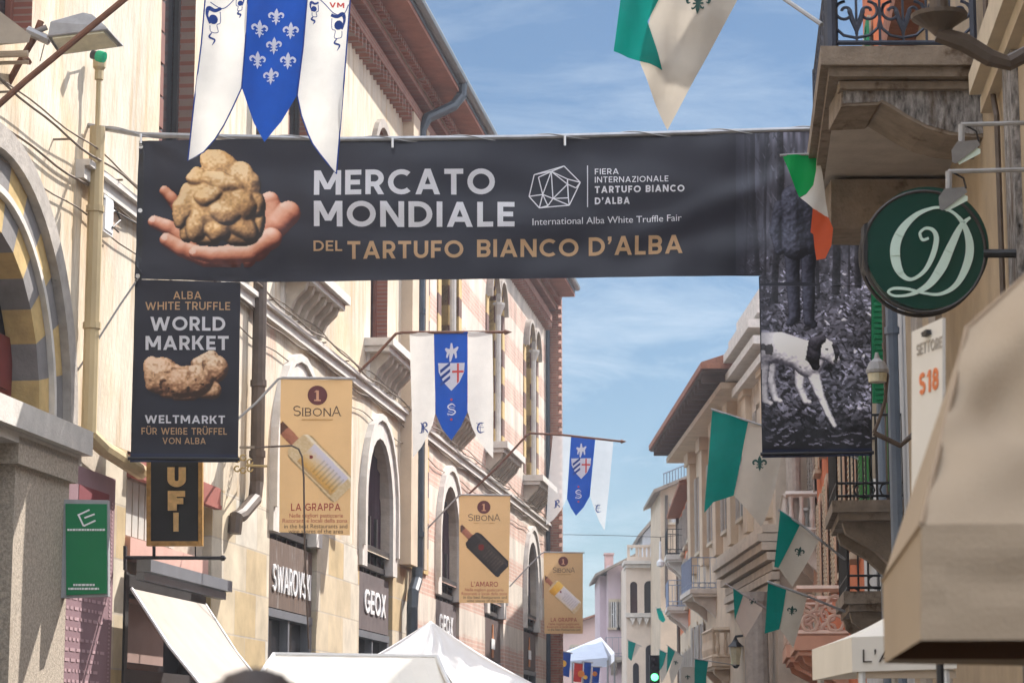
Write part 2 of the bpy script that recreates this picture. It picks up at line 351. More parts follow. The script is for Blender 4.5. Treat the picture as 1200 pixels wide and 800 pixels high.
# ---- outlines
def rect(a0, a1, z0, z1): return [(a0, z0), (a1, z0), (a1, z1), (a0, z1)]
def arch(a0, a1, z0, z1, kind='round', n=14):
    w = a1 - a0; c = (a0 + a1) / 2
    if kind == 'round':
        r = w / 2; return [(a0, z0), (a1, z0)] + [(c + r * math.cos(t), z1 - r + r * math.sin(t)) for t in np.linspace(0, math.pi, n)]
    hgt = w * .72; pts = [(a0, z0), (a1, z0)]            # pointed
    rr = (hgt ** 2 + (w / 2) ** 2) / w; ta = math.asin(min(1, hgt / rr))
    for t in np.linspace(0, ta, n // 2 + 1): pts.append((a1 - rr + rr * math.cos(t), z1 - hgt + rr * math.sin(t)))
    for t in np.linspace(ta, 0, n // 2 + 1)[1:]: pts.append((a0 + rr - rr * math.cos(t), z1 - hgt + rr * math.sin(t)))
    return pts
def ring(a0, a1, z0, z1, wd, kind='round', n=14):
    i = arch(a0, a1, z0, z1, kind, n); o = arch(a0 - wd, a1 + wd, z0, z1 + wd * (1 if kind == 'round' else 1.25), kind, n)
    return i[1:] + [i[0]], o[1:] + [o[0]]

# ------------------------------------------------------------------ lettering
def glyph(c, w):
    h = w / 2; Q = []
    def Rc(x0, y0, x1, y1): Q.append([(x0, y0), (x1, y0), (x1, y1), (x0, y1)])
    def V(x, y0=0, y1=1): Rc(x - h, y0, x + h, y1)
    def H(y, x0, x1): Rc(x0, y - h, x1, y + h)
    def D(x0, y0, x1, y1):
        k = h * math.hypot(x1 - x0, y1 - y0) / abs(y1 - y0); Q.append([(x0 - k, y0), (x0 + k, y0), (x1 + k, y1), (x1 - k, y1)])
    def A(cx, cy, rx, ry, a0, a1):
        n = max(4, int(abs(a1 - a0) / 14)); t = np.radians(np.linspace(a0, a1, n + 1))
        for i in range(n):
            q = []
            for tt, sg in ((t[i], -1), (t[i + 1], -1), (t[i + 1], 1), (t[i], 1)):
                q.append((cx + (rx + sg * h) * math.cos(tt), cy + (ry + sg * h) * math.sin(tt)))
            Q.append(q)
    k = h * 1.1; rb = .25 - h / 2; W = .7
    if c == 'A': W = .92; D(k, 0, W / 2, 1); D(W - k, 0, W / 2, 1); H(.3, .26, W - .26)
    elif c == 'ß':
        W = .68; V(h, 0, .7); A(.3, .7, .3 - h, .3 - h, 0, 180); V(.6 - h, .58, .7); A(.39, .27, .29 - h, .27 - h, -90, 90); H(h, .27, .39); H(.54 - h, .29, .39)
    elif c == 'B':
        W = .7; V(h)
        for cy in (.75 - h / 2, .25 + h / 2): A(W - h - rb, cy, rb, rb, -90, 90)
        for y in (1 - h, .5, h): H(y, w, W - h - rb)
    elif c == 'C': W = .86; A(.5, .5, .5 - h, .5 - h, 48, 312)
    elif c == 'D': W = .84; V(h); H(1 - h, w, .34); H(h, w, .34); A(.34, .5, W - .34 - h, .5 - h, -90, 90)
    elif c == 'E': W = .6; V(h); H(1 - h, w, W); H(.5, w, W - .05); H(h, w, W)
    elif c == 'F': W = .58; V(h); H(1 - h, w, W); H(.48, w, W - .06)
    elif c == 'G': W = .94; A(.5, .5, .5 - h, .5 - h, 45, 325); H(.47, .52, W); V(W - h, .18, .47 - h)
    elif c == 'H': W = .8; V(h); V(W - h); H(.5, w, W - w)
    elif c == 'I': W = w; V(h)
    elif c == 'K': W = .78; V(h); D(w + .04, .4, W - k * 1.2, 1); D(.36, .56, W - k, 0)
    elif c == 'L': W = .56; V(h); H(h, w, W)
    elif c == 'M': W = 1.0; V(h); V(W - h); D(k + .02, 1, W / 2, .22); D(W - k - .02, 1, W / 2, .22)
    elif c == 'N': W = .84; V(h); V(W - h); D(k, 1, W - k, 0)
    elif c == 'O': W = 1.02; A(W / 2, .5, W / 2 - h, .5 - h, 0, 360)
    elif c in 'PR':
        W = .68; r2 = .29 - h / 2; V(h); H(1 - h, w, W - h - r2); H(1 - h - 2 * r2, w, W - h - r2); A(W - h - r2, 1 - h - r2, r2, r2, -90, 90)
        if c == 'R': D(.36, .42, W - k * .9, 0)
    elif c == 'S': W = .64; A(W / 2, .75 - h / 2, W / 2 - h, rb, 25, 270); A(W / 2, .25 + h / 2, W / 2 - h, rb, -155, 90)
    elif c == 'T': W = .7; H(1 - h, 0, W); V(W / 2, 0, 1 - w)
    elif c in 'UÜ':
        W = .78; V(h, .38, 1); V(W - h, .38, 1); A(W / 2, .38, W / 2 - h, .38 - h, 180, 360)
        if c == 'Ü': Rc(.14, 1.1, .32, 1.26); Rc(.46, 1.1, .64, 1.26)
    elif c == 'V': W = .9; D(k, 1, W / 2, 0); D(W - k, 1, W / 2, 0)
    elif c == 'W': W = 1.34; D(k, 1, .38, 0); D(W / 2, .95, .38, 0); D(W / 2, .95, W - .38, 0); D(W - k, 1, W - .38, 0)
    elif c == 'X': W = .8; D(k, 1, W - k, 0); D(k, 0, W - k, 1)
    elif c == 'Z': W = .66; H(1 - h, 0, W); H(h, 0, W); D(k, w, W - k, 1 - w)
    elif c == '1': W = .42; V(W - h); D(.1, .72, W - k, 1)
    elif c == '8': W = .66; A(W / 2, .75 - h / 2, W / 2 - h - .03, rb, 0, 360); A(W / 2, .25 + h / 2, W / 2 - h, rb, 0, 360)
    elif c == '’': W = w; Rc(0, .78, w, 1); Q.append([(.0, .6), (w * .5, .6), (w, .78), (w * .35, .78)])
    elif c == '.': W = w; Rc(0, 0, w, w)
    elif c == ' ': W = .3
    return Q, W
SERIF = {'I': [0], 'N': [0, 1], 'A': [-.02, 1.02], 'L': [0], 'B': [0], 'R': [0, .9], 'P': [0], 'M': [0, 1], 'T': [.5], 'F': [0], 'E': [0], 'D': [0], 'H': [0, 1]}
def text2d(t, w, track=.16, serif=0):
    x = 0; out = []
    for ch in t:
        Q, W = glyph(ch, w)
        out += [[(x + a, b) for a, b in q] for q in Q]
        if serif and ch in SERIF:
            for fx in SERIF[ch]:
                cx = x + w / 2 + fx * (W - w)
                for y in ((0, .05), (.95, 1)) if ch not in 'A' else ((0, .05),): out.append([(cx - serif, y[0]), (cx + serif, y[0]), (cx + serif, y[1]), (cx - serif, y[1])])
        x += W + track
    return out, x - track
_bt = {}
def btext(t):
    if t not in _bt:
        cu = bpy.data.curves.new('lettering', 'FONT'); cu.body = t; ob = bpy.data.objects.new('lettering', cu); COL.objects.link(ob)
        bpy.context.view_layer.update(); me = bpy.data.meshes.new_from_object(ob.evaluated_get(bpy.context.evaluated_depsgraph_get()))
        v = np.array([q.co[:2] for q in me.vertices]); v[:, 0] -= v[:, 0].min(); W = v[:, 0].max() / .72; v /= .72
        _bt[t] = ([[tuple(v[i]) for i in p.vertices] for p in me.polygons], W)
        bpy.data.objects.remove(ob); bpy.data.curves.remove(cu); bpy.data.meshes.remove(me)
    return _bt[t]
def place(polys, W, x0, y0, x1, y1, cap):
    """text polygons -> picture coordinates, baseline (x0,y0)-(x1,y1), capital height cap"""
    return [[(x0 + a / W * (x1 - x0), y0 + a / W * (y1 - y0) - b * cap) for a, b in q] for q in polys]
def word(t, x0, y0, x1, cap, w=.2, y1=None, track=.16, serif=0):
    q, W = text2d(t, w, track, serif); return place(q, W, x0, y0, x1, y0 if y1 is None else y1, cap)
def bword(t, x0, y0, x1, cap, y1=None):
    q, W = btext(t); return place(q, W, x0, y0, x1, y0 if y1 is None else y1, cap)
def line(pts, w):                                     # polyline of width w as quads (picture coordinates)
    out = []
    for (x0, y0), (x1, y1) in zip(pts, pts[1:]):
        d = math.hypot(x1 - x0, y1 - y0) or 1; nx, ny = -(y1 - y0) / d * w / 2, (x1 - x0) / d * w / 2
        out.append([(x0 + nx, y0 + ny), (x1 + nx, y1 + ny), (x1 - nx, y1 - ny), (x0 - nx, y0 - ny)])
    return out
def brush(pts, ws):                                   # smooth stroke of changing width
    p = np.array(pts, float); n = len(p); t = np.linspace(0, n - 1, (n - 1) * 8 + 1)
    def cat(a, t):
        i = np.clip(t.astype(int), 0, n - 2); f = t - i; g = lambda k: a[np.clip(k, 0, n - 1)]
        p0, p1, p2, p3 = g(i - 1), g(i), g(i + 1), g(i + 2); f = f[:, None] if a.ndim > 1 else f
        return .5 * (2 * p1 + (p2 - p0) * f + (2 * p0 - 5 * p1 + 4 * p2 - p3) * f ** 2 + (3 * p1 - 3 * p2 + p3 - p0) * f ** 3)
    q = cat(p, t); w = np.maximum(cat(np.array(ws, float), t), .02)
    d = np.gradient(q, axis=0); d /= np.linalg.norm(d, axis=1)[:, None] + 1e-9; nn = np.stack([-d[:, 1], d[:, 0]], 1) * w[:, None] / 2
    return [[tuple(q[i] + nn[i]), tuple(q[i + 1] + nn[i + 1]), tuple(q[i + 1] - nn[i + 1]), tuple(q[i] - nn[i])] for i in range(len(q) - 1)]
def circ(cx, cy, rx, ry=None, n=24): return [(cx + rx * math.cos(t), cy + (ry or rx) * math.sin(t)) for t in np.linspace(0, 2 * math.pi, n, endpoint=False)]
def fleur(cx, cy, s, rot=0):
    """heraldic lily, s = half height"""
    Q = [[(0, -1), (.2, -.6), (.24, -.3), (.1, .1), (-.1, .1), (-.24, -.3), (-.2, -.6)]]
    for sg in (1, -1):
        Q += [[(sg * a, b) for a, b in q] for q in brush([(.08, .08), (.22, -.15), (.5, -.38), (.78, -.2), (.74, .1), (.55, .05)], [.12, .2, .26, .24, .16, .05])]
        Q += [[(sg * a, b) for a, b in q] for q in brush([(.06, .2), (.2, .45), (.38, .55), (.42, .42)], [.12, .14, .12, .05])]
    Q += [[(-.38, .08), (.38, .08), (.38, .22), (-.38, .22)], [(-.09, .2), (.09, .2), (.14, .6), (0, 1), (-.14, .6)]]
    c, s_ = math.cos(rot), math.sin(rot)
    return [[(cx + s * (a * c - b * s_), cy + s * (a * s_ + b * c)) for a, b in q] for q in Q]
def sheet(name, polys, mapfn, mats, parent=None, step=None, lift=0, layer=.0004, origin=None, smooth=False, mi=None):
    """flat shapes in picture coordinates -> surface; mapfn(x, y, lift) places a point"""
    bm = bmesh.new()
    for k, q in enumerate(polys):
        vs = [bm.verts.new((x, y, lift + layer * (k % 5))) for x, y in q]
        if len(q) <= 4:
            try: f = bm.faces.new(vs); f.material_index = mi[k] if mi else 0
            except ValueError: pass
        else:
            for t in tessellate_polygon([[Vector((x, y, 0)) for x, y in q]]):
                try: f = bm.faces.new([vs[i] for i in t]); f.material_index = mi[k] if mi else 0
                except ValueError: pass
    if step:
        xs = [v.co.x for v in bm.verts]; ys = [v.co.y for v in bm.verts]
        for ax, lo, hi in ((0, min(xs), max(xs)), (1, min(ys), max(ys))):
            x = math.floor(lo / step) * step + step
            while x < hi:
                co = Vector((x, 0, 0)) if ax == 0 else Vector((0, x, 0)); no = Vector((1, 0, 0)) if ax == 0 else Vector((0, 1, 0))
                bmesh.ops.bisect_plane(bm, geom=bm.verts[:] + bm.edges[:] + bm.faces[:], plane_co=co, plane_no=no, dist=1e-5); x += step
    bm.verts.index_update()
    mb = MB(); mb.v = [tuple(mapfn(v.co.x, v.co.y, v.co.z)) for v in bm.verts]
    for f in bm.faces: mb.f.append([v.index for v in f.verts]); mb.m.append(f.material_index)
    bm.free()
    return mb.build(name, mats, parent, origin, smooth)
def flatmap(fr, n=0):
    return lambda x, y, l: fr.P(x, y, n, l)
def wavemap(d, amp=.02, kx=.2, ky=.03, ph=0, diag=0):
    fr = CF(d); sc = d / F
    def f(x, y, l):
        w = amp * (math.sin(x * kx + y * ky + ph) + .5 * math.sin(x * kx * .43 - y * ky * 2.2 + ph * 2) + .35 * math.sin(y * ky * 3.1 + x * diag + ph))
        p = fr.P(x, y, 0); p[1] -= w + l; return p
    return f
def picture(name, x0, x1, y0, y1, step, fn, mapfn, parent, lift=.006, mask=None):
    """a printed picture: a fine grid carrying its printed colours"""
    nx = int(round((x1 - x0) / step)) + 1; ny = int(round((y1 - y0) / step)) + 1
    X, Y = np.meshgrid(np.linspace(x0, x1, nx), np.linspace(y0, y1, ny)); colr, al = fn(X, Y)
    idx = -np.ones((ny, nx), int); vs = []; cs = []; mb = MB()
    for j in range(ny - 1):
        for i in range(nx - 1):
            if al[j:j + 2, i:i + 2].min() > .5:
                q = []
                for jj, ii in ((j, i), (j, i + 1), (j + 1, i + 1), (j + 1, i)):
                    if idx[jj, ii] < 0:
                        idx[jj, ii] = len(mb.v); mb.v.append(tuple(mapfn(X[jj, ii], Y[jj, ii], lift))); cs.append(colr[jj, ii])
                    q.append(idx[jj, ii])
                mb.f.append(q); mb.m.append(0)
    ob = mb.build(name, M_PIC, parent)
    at = ob.data.color_attributes.new('Col', 'FLOAT_COLOR', 'POINT')
    cs = np.clip(np.array(cs), 0, 255) / 255; lin = np.where(cs <= .04045, cs / 12.92, ((cs + .055) / 1.055) ** 2.4)
    at.data.foreach_set('color', np.concatenate([lin, np.ones((len(lin), 1))], 1).ravel()); return ob
def vnoise(X, Y, sc, seed=0):
    g = np.random.default_rng(seed).random((64, 64)); x = X / sc; y = Y / sc
    i = np.floor(x).astype(int); j = np.floor(y).astype(int); fx = x - i; fy = y - j; fx = fx * fx * (3 - 2 * fx); fy = fy * fy * (3 - 2 * fy)
    a = lambda jj, ii: g[jj % 64, ii % 64]
    return (a(j, i) * (1 - fx) + a(j, i + 1) * fx) * (1 - fy) + (a(j + 1, i) * (1 - fx) + a(j + 1, i + 1) * fx) * fy

# ================================================================== THE SETTING
g = MB(); g.add([(-400, -200, 0), (400, -200, 0), (400, 900, 0), (-400, 900, 0)], [(0, 1, 2, 3)])
tag(g.build('ground', mat('far_ground', (.16, .15, .13), .95, .3, .05), origin=(0, 0, 0)), kind='structure')
g = MB()
for j, y in enumerate(range(-20, 130, 10)):
    xs = lambda yy: (-4.72 + .1288 * (yy - 26), 3.63 + .092 * (yy - 18) if yy < 62 else 7.2)
    a, b = xs(y), xs(y + 10); g.add([(a[0], y, .004), (a[1], y, .004), (b[1], y + 10, .004), (b[0], y + 10, .004)], [(0, 1, 2, 3)])
tag(g.build('street', brickmat('street_paving', (.20, .185, .17), (.24, .22, .20), (.10, .09, .08), .6, .3, .01), origin=(0, 0, 0)), kind='structure')

# ------------------------------------------------------------------ left: cream palazzo
PAL = thing('palazzo', 'cream palazzo with peeling netted plaster, red brick cornice and ashlar ground floor at the left', 'building', L.pt(8, -4, 0))
A0, A1, ZW = -30, 21.9, 13.9
wins = [(-8.9, -7.2), (-3.6, -1.9), (2.95, 4.55), (10.1, 11.8), (17.0, 18.7)]
arcs = [(9.35, 12.6), (16.25, 19.45)]
holes = [arch(a, b, 8.75, 12.9) for a, b in wins] + [arch(a + .33, b - .33, 5.05, 7.1, 'round') for a, b in arcs] + [arch(-4.75, -1.35, 5.05, 6.75)]
w = MB(); w.wall(L, rect(A0, A1, 5, ZW), holes, 0, .3, 0, [1] * len(wins) + [2] * (len(arcs) + 1))
WALL_A = w.build('wall', [M_PLA, M_BRICK, M_STONE], PAL)
for a, b in ((A0, -4.9), (1.0, 1.95), (5.95, 9.3), (12.65, 16.2), (19.5, 21.9)): w = MB(); w.box(L, a, b, -.6, 0, 0, 4.998); w.build('ashlar_pier', M_BLOCK, PAL)
w = MB(); w.box(L, A0, A1, -9, -.62, 0, 13.9); w.build('rear_mass', M_CREAM, PAL)
w = MB(); w.box(L, -2.35, -.62, -.6, .14, 0, 4.6); w.box(L, -2.45, -.52, -.6, .2, 4.35, 4.62); w.build('granite_pier', M_GRANITE, PAL)
w = MB(); w.box(L, -.6, 1.0, -.6, .0, 0, 4.998); w.build('plain_pier', M_STONE, PAL)
# portal arch at the near end: impost ledge, two rings of voussoirs, hood mould
w = MB(); w.box(L, -6, -.35, .0, .3, 4.66, 4.92); w.box(L, -6, -.42, 0, .2, 4.55, 4.655); w.build('impost_ledge', M_WHITEST, PAL)
c0, z0 = -3.05, 5.05
def circle_pts(r, n=15): return [(c0 + r * math.cos(t), z0 - .1 + r * math.sin(t)) for t in np.linspace(0, math.pi, n)]
w = MB(); w.band(L, circle_pts(1.70), circle_pts(2.02), -.28, .03, ms=[0, 1]); w.band(L, circle_pts(2.09), circle_pts(2.42), 0, .05, ms=[1, 0]); w.build('voussoirs', [M_OCHRE, M_GREYVO], PAL)
w = MB(); w.band(L, circle_pts(2.02, 40), circle_pts(2.09, 40), -.05, .09); w.build('arch_fillet', M_WHITEST, PAL)
w = MB(); w.band(L, circle_pts(2.42, 40), circle_pts(2.66, 40), 0, .14); w.build('hood_mould', M_GREYST, PAL)
w = MB(); w.box(L, -4.9, -1.3, -.5, -.3, 0, 6.9); w.build('portal_lining', M_DARK, PAL)
w = MB(); w.box(L, -4.2, -1.45, -.29, -.24, 5.15, 5.75); w.box(L, -4.0, -1.6, -.24, -.22, 5.2, 5.7); w.build('portal_panel', mat('deep_red_panel', (.16, .025, .02), .5), PAL)
# string course
w = MB(); w.box(L, -.3, A1, 0, .1, 7.72, 7.86); w.box(L, -.3, A1, 0, .16, 7.86, 7.93); w.build('string_course', M_WHITEST, PAL)
# upper windows
def palazzo_window(par, a, b, mt, zb=8.75, zt=12.9, ring_m=M_GREYST, ledge=True):
    c = (a + b) / 2
    f = MB(); f.wall(L, arch(a, b, zb, zt), [rect(a + .09, c - .05, zb + .1, zt - .95), rect(c + .05, b - .09, zb + .1, zt - .95)], -.2, .06, 0, 0)
    fr_ = f.build('window', mt, par)
    gq = MB(); gq.poly(L, arch(a, b, zb, zt), -.32, -.27); gq.build('pane', M_DARKWIN, fr_)
    i, o = ring(a, b, zt - 1.5, zt, .16); q = MB(); q.band(L, i[1:-1], o[1:-1], 0, .09); q.build('hood', ring_m, fr_)
    q = MB()
    for k in range(7): q.box(L, a + .09, c - .05, -.2, -.17 + .008 * (k % 2), zb + .12 + k * .42, zb + .5 + k * .42)
    q.build('shutter', M_SHUT, fr_)
    if ledge:
        e = MB(); e.box(L, a - .55, b + .75, 0, .52, 8.6, 8.74); e.box(L, a - .5, b + .7, 0, .44, 8.5, 8.598); e.box(L, a - .35, b + .55, 0, .06, 7.96, 8.498)
        bal = e.build('window_ledge', M_WHITEST, par)
        for t in np.linspace(a - .2, b + .4, 6):
            e = MB(); e.poly(L, rect(t - .07, t + .07, 8.0, 8.5), .06, .12)
            e.prism([L.pt(t - .07, .12, 8.5), L.pt(t - .07, .40, 8.5), L.pt(t - .07, .36, 8.38), L.pt(t - .07, .2, 8.22), L.pt(t - .07, .12, 8.02)], L.u * .14)
            e.build('corbel', M_STONE, bal)
for a, b in wins: palazzo_window(PAL, a, b, M_SHUT if a > 16 or a < 0 else M_FRAME, ledge=a > 5)
# cornice, gutter, roof (runs on over the banded palazzo)
def cornice(par, a0, a1):
    e = MB()
    e.box(L, a0, a1, 0, .1, 14.1, 14.28); e.box(L, a0, a1, 0, .3, 14.28, 14.4); e.box(L, a0, a1, 0, .38, 14.56, 14.66); e.box(L, a0, a1, 0, .34, 14.4, 14.56)
    e.box(L, a0, a1, 0, .2, 13.9, 14.1)
    a = a0 + .1
    while a < a1 - .3:                                   # little brick arches hanging on corbels
        e.poly(L, [(a, 13.9), (a + .09, 13.9), (a + .09, 13.72), (a + .045, 13.62), (a, 13.72)], 0, .19)
        e.poly(L, [(a + .092, 13.9), (a + .13, 13.8), (a + .2, 13.85), (a + .27, 13.8), (a + .33, 13.9)], 0, .13); a += .34
    a = a0 + .06
    while a < a1 - .1: e.box(L, a, a + .1, .345, .46, 14.42, 14.555); a += .22
    q = e.build('cornice', M_BRICK, par)
    e = MB(); e.box(L, a0, a1, .0, .86, 14.662, 14.74); e.box(L, a0, a1, .78, .84, 14.742, 14.9); e.build('eave_boards', mat('red_eave', (.30, .12, .075), .8, .25, 3), q)
    e = MB(); e.tube([L.pt(a0, .93, 14.93), L.pt(a1, .93, 14.93)], .1, 10); e.box(L, a0, a1, .86, .87, 14.76, 15.02); e.build('gutter', M_GUTTER, par)
    e = MB(); e.hexa([L.pt(a0, .9, 15.0), L.pt(a1, .9, 15.0), L.pt(a1, -7, 18.0), L.pt(a0, -7, 18.0)], [L.pt(a0, .9, 15.06), L.pt(a1, .9, 15.06), L.pt(a1, -7, 18.1), L.pt(a0, -7, 18.1)])
    e.build('roof', M_TILE, par)
cornice(PAL, A0, A1)
w = MB(); w.box(L, A0, A1, -.3, 0, 13.9, 15.0); w.build('attic_wall', M_BRICK, PAL)
# shop arches of the ground floor
def shop_arch(par, a, b, sign=None, poster=None, curtain=M_PURPLE, ztop=7.1, sur=M_WHITEST):
    i, o = ring(a + .33, b - .33, 5.05, ztop, .33, 'round'); k = len(i) // 2
    q = MB(); q.band(L, i, o, 0, .07); q.band(L, o, ring(a + .33, b - .33, 5.05, ztop, .45, 'round')[1], 0, .12)
    q.box(L, a - .12, a + .33, -.1, .07, 4.7, 5.05); q.box(L, b - .33, b + .12, -.1, .07, 4.7, 5.05)
    su = q.build('arch_surround', sur, par)
    q = MB(); xs = np.linspace(a + .3, b - .3, 46)       # heavy curtain hung in folds
    pts = [(x, -.2 + .05 * math.sin(j * 1.45) + .02 * math.sin(j * .7)) for j, x in enumerate(xs)]
    for (x0, n0), (x1, n1) in zip(pts, pts[1:]): q.add([L.pt(x0, n0, 4.6), L.pt(x1, n1, 4.6), L.pt(x1, n1, ztop + .1), L.pt(x0, n0, ztop + .1)], [(0, 1, 2, 3)])
    q.build('curtain', curtain, par, smooth=True)
    q = MB()
    for z, n1 in ((5.02, .0), (4.72, -.08)): q.box(L, a + .28, b - .28, -.34, n1, z, z + .1)
    for x in (a + .95, (a + b) / 2, b - .95): q.box(L, x - .04, x + .04, -.33, -.12, 4.65, 5.7)
    q.build('transom', M_FRAME, par)
    q = MB(); q.box(L, a + .05, b - .05, -.3, -.06, 3.62, 4.62); sb = q.build('sign_board', sign or M_FRAME, par)
    q = MB(); q.box(L, a + .05, b - .05, -.3, -.04, 3.48, 3.6); q.box(L, a + .05, a + .2, -.3, -.05, 0, 3.48); q.box(L, b - .2, b - .05, -.3, -.05, 0, 3.48); q.box(L, (a + b) / 2 - .05, (a + b) / 2 + .05, -.3, -.07, 0, 3.48)
    fr_ = q.build('shop_window', mat('shop_frame_grey', (.16, .17, .19), .45), par)
    q = MB(); q.box(L, a + .05, b - .05, -.3, -.2, 0.2, 3.48); q.build('pane', M_DARKWIN, fr_)
    return sb
M_WOODSIGN = mat('weathered_sign_wood', (.13, .085, .062), .8, .45, 5, (4, 4, .5), c2=(.36, .34, .33), c2s=3, c2t=.58)
M_GREYSIGN = mat('grey_sign_board', (.12, .095, .095), .7, .3, 4)
sb = shop_arch(PAL, *arcs[0], sign=M_WOODSIGN)
def sign_letters(par, t, a0, a1, zb, cap, w=.17, m=M_WHITEL, n=-.055, th=.02):
    q, W = text2d(t, w, .14); mb = MB()
    for p in q: mb.poly(L, [(a0 + x / W * (a1 - a0), zb + y * cap) for x, y in p], n, n + th + .0004 * (len(mb.f) % 7))
    return mb.build('lettering', m, par)
sign_letters(sb, 'SWAROVSKI', 9.75, 12.4, 3.86, .40, .13)
sb = shop_arch(PAL, *arcs[1], sign=M_GREYSIGN)
sign_letters(sb, 'GEOX', 16.95, 19.0, 3.92, .42, .17)
# shop under the awning
w = MB(); w.box(L, 1.95, 5.95, -.5, -.12, 3.62, 4.998)
w.build('shop_fascia', M_STONE, PAL)
w = MB()
for k in range(9): w.box(L, 2.0 + k * .27, 2.22 + k * .27, -.118, -.09, 4.05, 4.7)
w.build('blind_slats', mat('pale_blind', (.50, .48, .44), .8), PAL)
w = MB(); w.box(L, 2.0, 5.6, -.118, .05, 3.76, 4.0); w.build('pink_sign', mat('pink_panel', (.60, .36, .30), .7, .1), PAL)
w = MB(); w.box(L, 1.97, 5.9, -.118, .12, 4.74, 4.96); w.box(L, 1.97, 5.9, .05, .14, 4.68, 4.735); w.build('red_sign', mat('red_brown_panel', (.30, .09, .07), .7, .15), PAL)
w = MB()
w.box(L, 1.97, 2.1, -.5, .02, 0, 3.6); w.box(L, 5.5, 5.9, -.5, -.05, 0, 3.6); w.box(L, 2.1, 5.5, -.5, -.05, 3.42, 3.6); w.box(L, 2.1, 5.5, -.4, -.06, 2.35, 2.5)
sw = w.build('shop_window', M_FRAME, PAL)
w = MB(); w.box(L, 2.1, 5.5, -.45, -.3, 0, 3.42); w.build('pane', M_DARKWIN, sw)
w = MB(); w.box(L, 2.15, 4.6, -.29, -.25, 2.6, 3.3); lp = w.build('window_panel', mat('brown_pink_panel', (.33, .22, .19), .7, .1), sw)
# pipes on the cream palazzo
w = MB(); w.tube([L.pt(.0, .14, 9.0), L.pt(.0, .14, 8.3)], .03, 8); w.tube([L.pt(.0, .14, 8.36), L.pt(.0, .14, 4.95)], .085, 10)
w.tube([L.pt(.0, .14, 4.95), L.pt(.3, .2, 4.84), L.pt(1.7, .24, 4.72)], .09, 10)
for z in (7.4, 6.1): w.tube([L.pt(0, .14, z), L.pt(0, .14, z + .07)], .1, 10)
w.build('downpipe', M_PIPE_YE, PAL, smooth=False)
p0 = L.px(305, 330, .15)[0]
w = MB(); w.tube([L.pt(p0, .15, 14.8), L.pt(p0, .15, 5.25), L.pt(p0 - .1, .15, 5.0), L.pt(p0 - .75, .12, 4.72), L.pt(p0 - .95, .1, 4.68), L.pt(p0 - .97, .08, 4.45)], .1, 10)
for z in (12.0, 9.6, 6.6, 5.6): w.tube([L.pt(p0, .15, z), L.pt(p0, .15, z + .09)], .118, 10)
w.build('downpipe', M_PIPE_BR, PAL)
p1 = L.px(493, 300, .2)[0]
w = MB(); w.tube([L.pt(p1 + .7, .92, 14.95), L.pt(p1 + .7, .90, 14.6), L.pt(p1 + .55, .75, 14.35), L.pt(p1 + .1, .3, 14.0), L.pt(p1, .18, 13.7), L.pt(p1, .18, 5.0), L.pt(p1 - .1, .18, 4.75), L.pt(p1 - .5, .18, 4.5), L.pt(p1 - .6, .18, 4.2), L.pt(p1 - .6, .18, .2)], .11, 10)
for z in (12.6, 10.0, 7.4, 5.6): w.tube([L.pt(p1, .18, z), L.pt(p1, .18, z + .1)], .13, 10)
w.build('downpipe', M_PIPE_DK, PAL)

# ------------------------------------------------------------------ left: banded palazzo
BAN = thing('palazzo', 'farther palazzo banded in pink brick and white with twin arched windows, past the blue downpipe', 'building', L.pt(33, -4, 0))
B0, B1 = 21.9, 44.85
bays = [26.2, 33.6, 41.0]
bif = []
for c in bays: bif += [(c - 1.25, c - .17), (c + .17, c + 1.25)]
barc = [(c - 1.6, c + 1.6) for c in bays]
w = MB(); w.wall(L, rect(B0, B1, 5, ZW), [arch(a, b, 8.85, 12.9) for a, b in bif] + [arch(a + .33, b - .33, 5.05, 7.1, 'round') for a, b in barc], 0, .35, 0, [1] * len(bif) + [2] * len(barc))
w.build('wall', [M_BAND, M_OCHRE, M_STONE], BAN)
for a, b in ((B0, bays[0] - 1.65), (bays[0] + 1.65, bays[1] - 1.65), (bays[1] + 1.65, bays[2] - 1.65), (bays[2] + 1.65, B1)): w = MB(); w.box(L, a, b, -.6, 0, 0, 4.998); w.build('ground_pier', M_BAND, BAN)
w = MB(); w.box(L, B0, B1, -9, -.62, 0, 13.9); w.build('rear_mass', M_CREAM, BAN)
w = MB(); w.box(L, B0, B1, -.3, 0, 13.9, 15.0); w.build('attic_wall', M_BRICK, BAN)
w = MB(); w.box(L, B0, B1, 0, .1, 7.72, 7.86); w.box(L, B0, B1, 0, .16, 7.86, 7.93); w.build('string_course', M_WHITEST, BAN)
cornice(BAN, B0 + .003, B1)
w = MB()                                                # corner quoins in two colours
z = 5.0; k = 0
while z < 13.6: w.box(L, 21.0, 21.55, 0, .05, z, z + .52, k % 2); w.box(L, 22.75, 23.3, 0, .05, z, z + .52, k % 2); z += .522; k += 1
w.build('quoins', [M_OCHRE, M_BROWN], BAN)
w = MB(); w.box(L, 20.2, 20.95, 0, .22, 5, 13.85); w.box(L, 21.6, 21.95, 0, .25, 5, 13.85); w.build('lesene', M_CREAM, BAN)
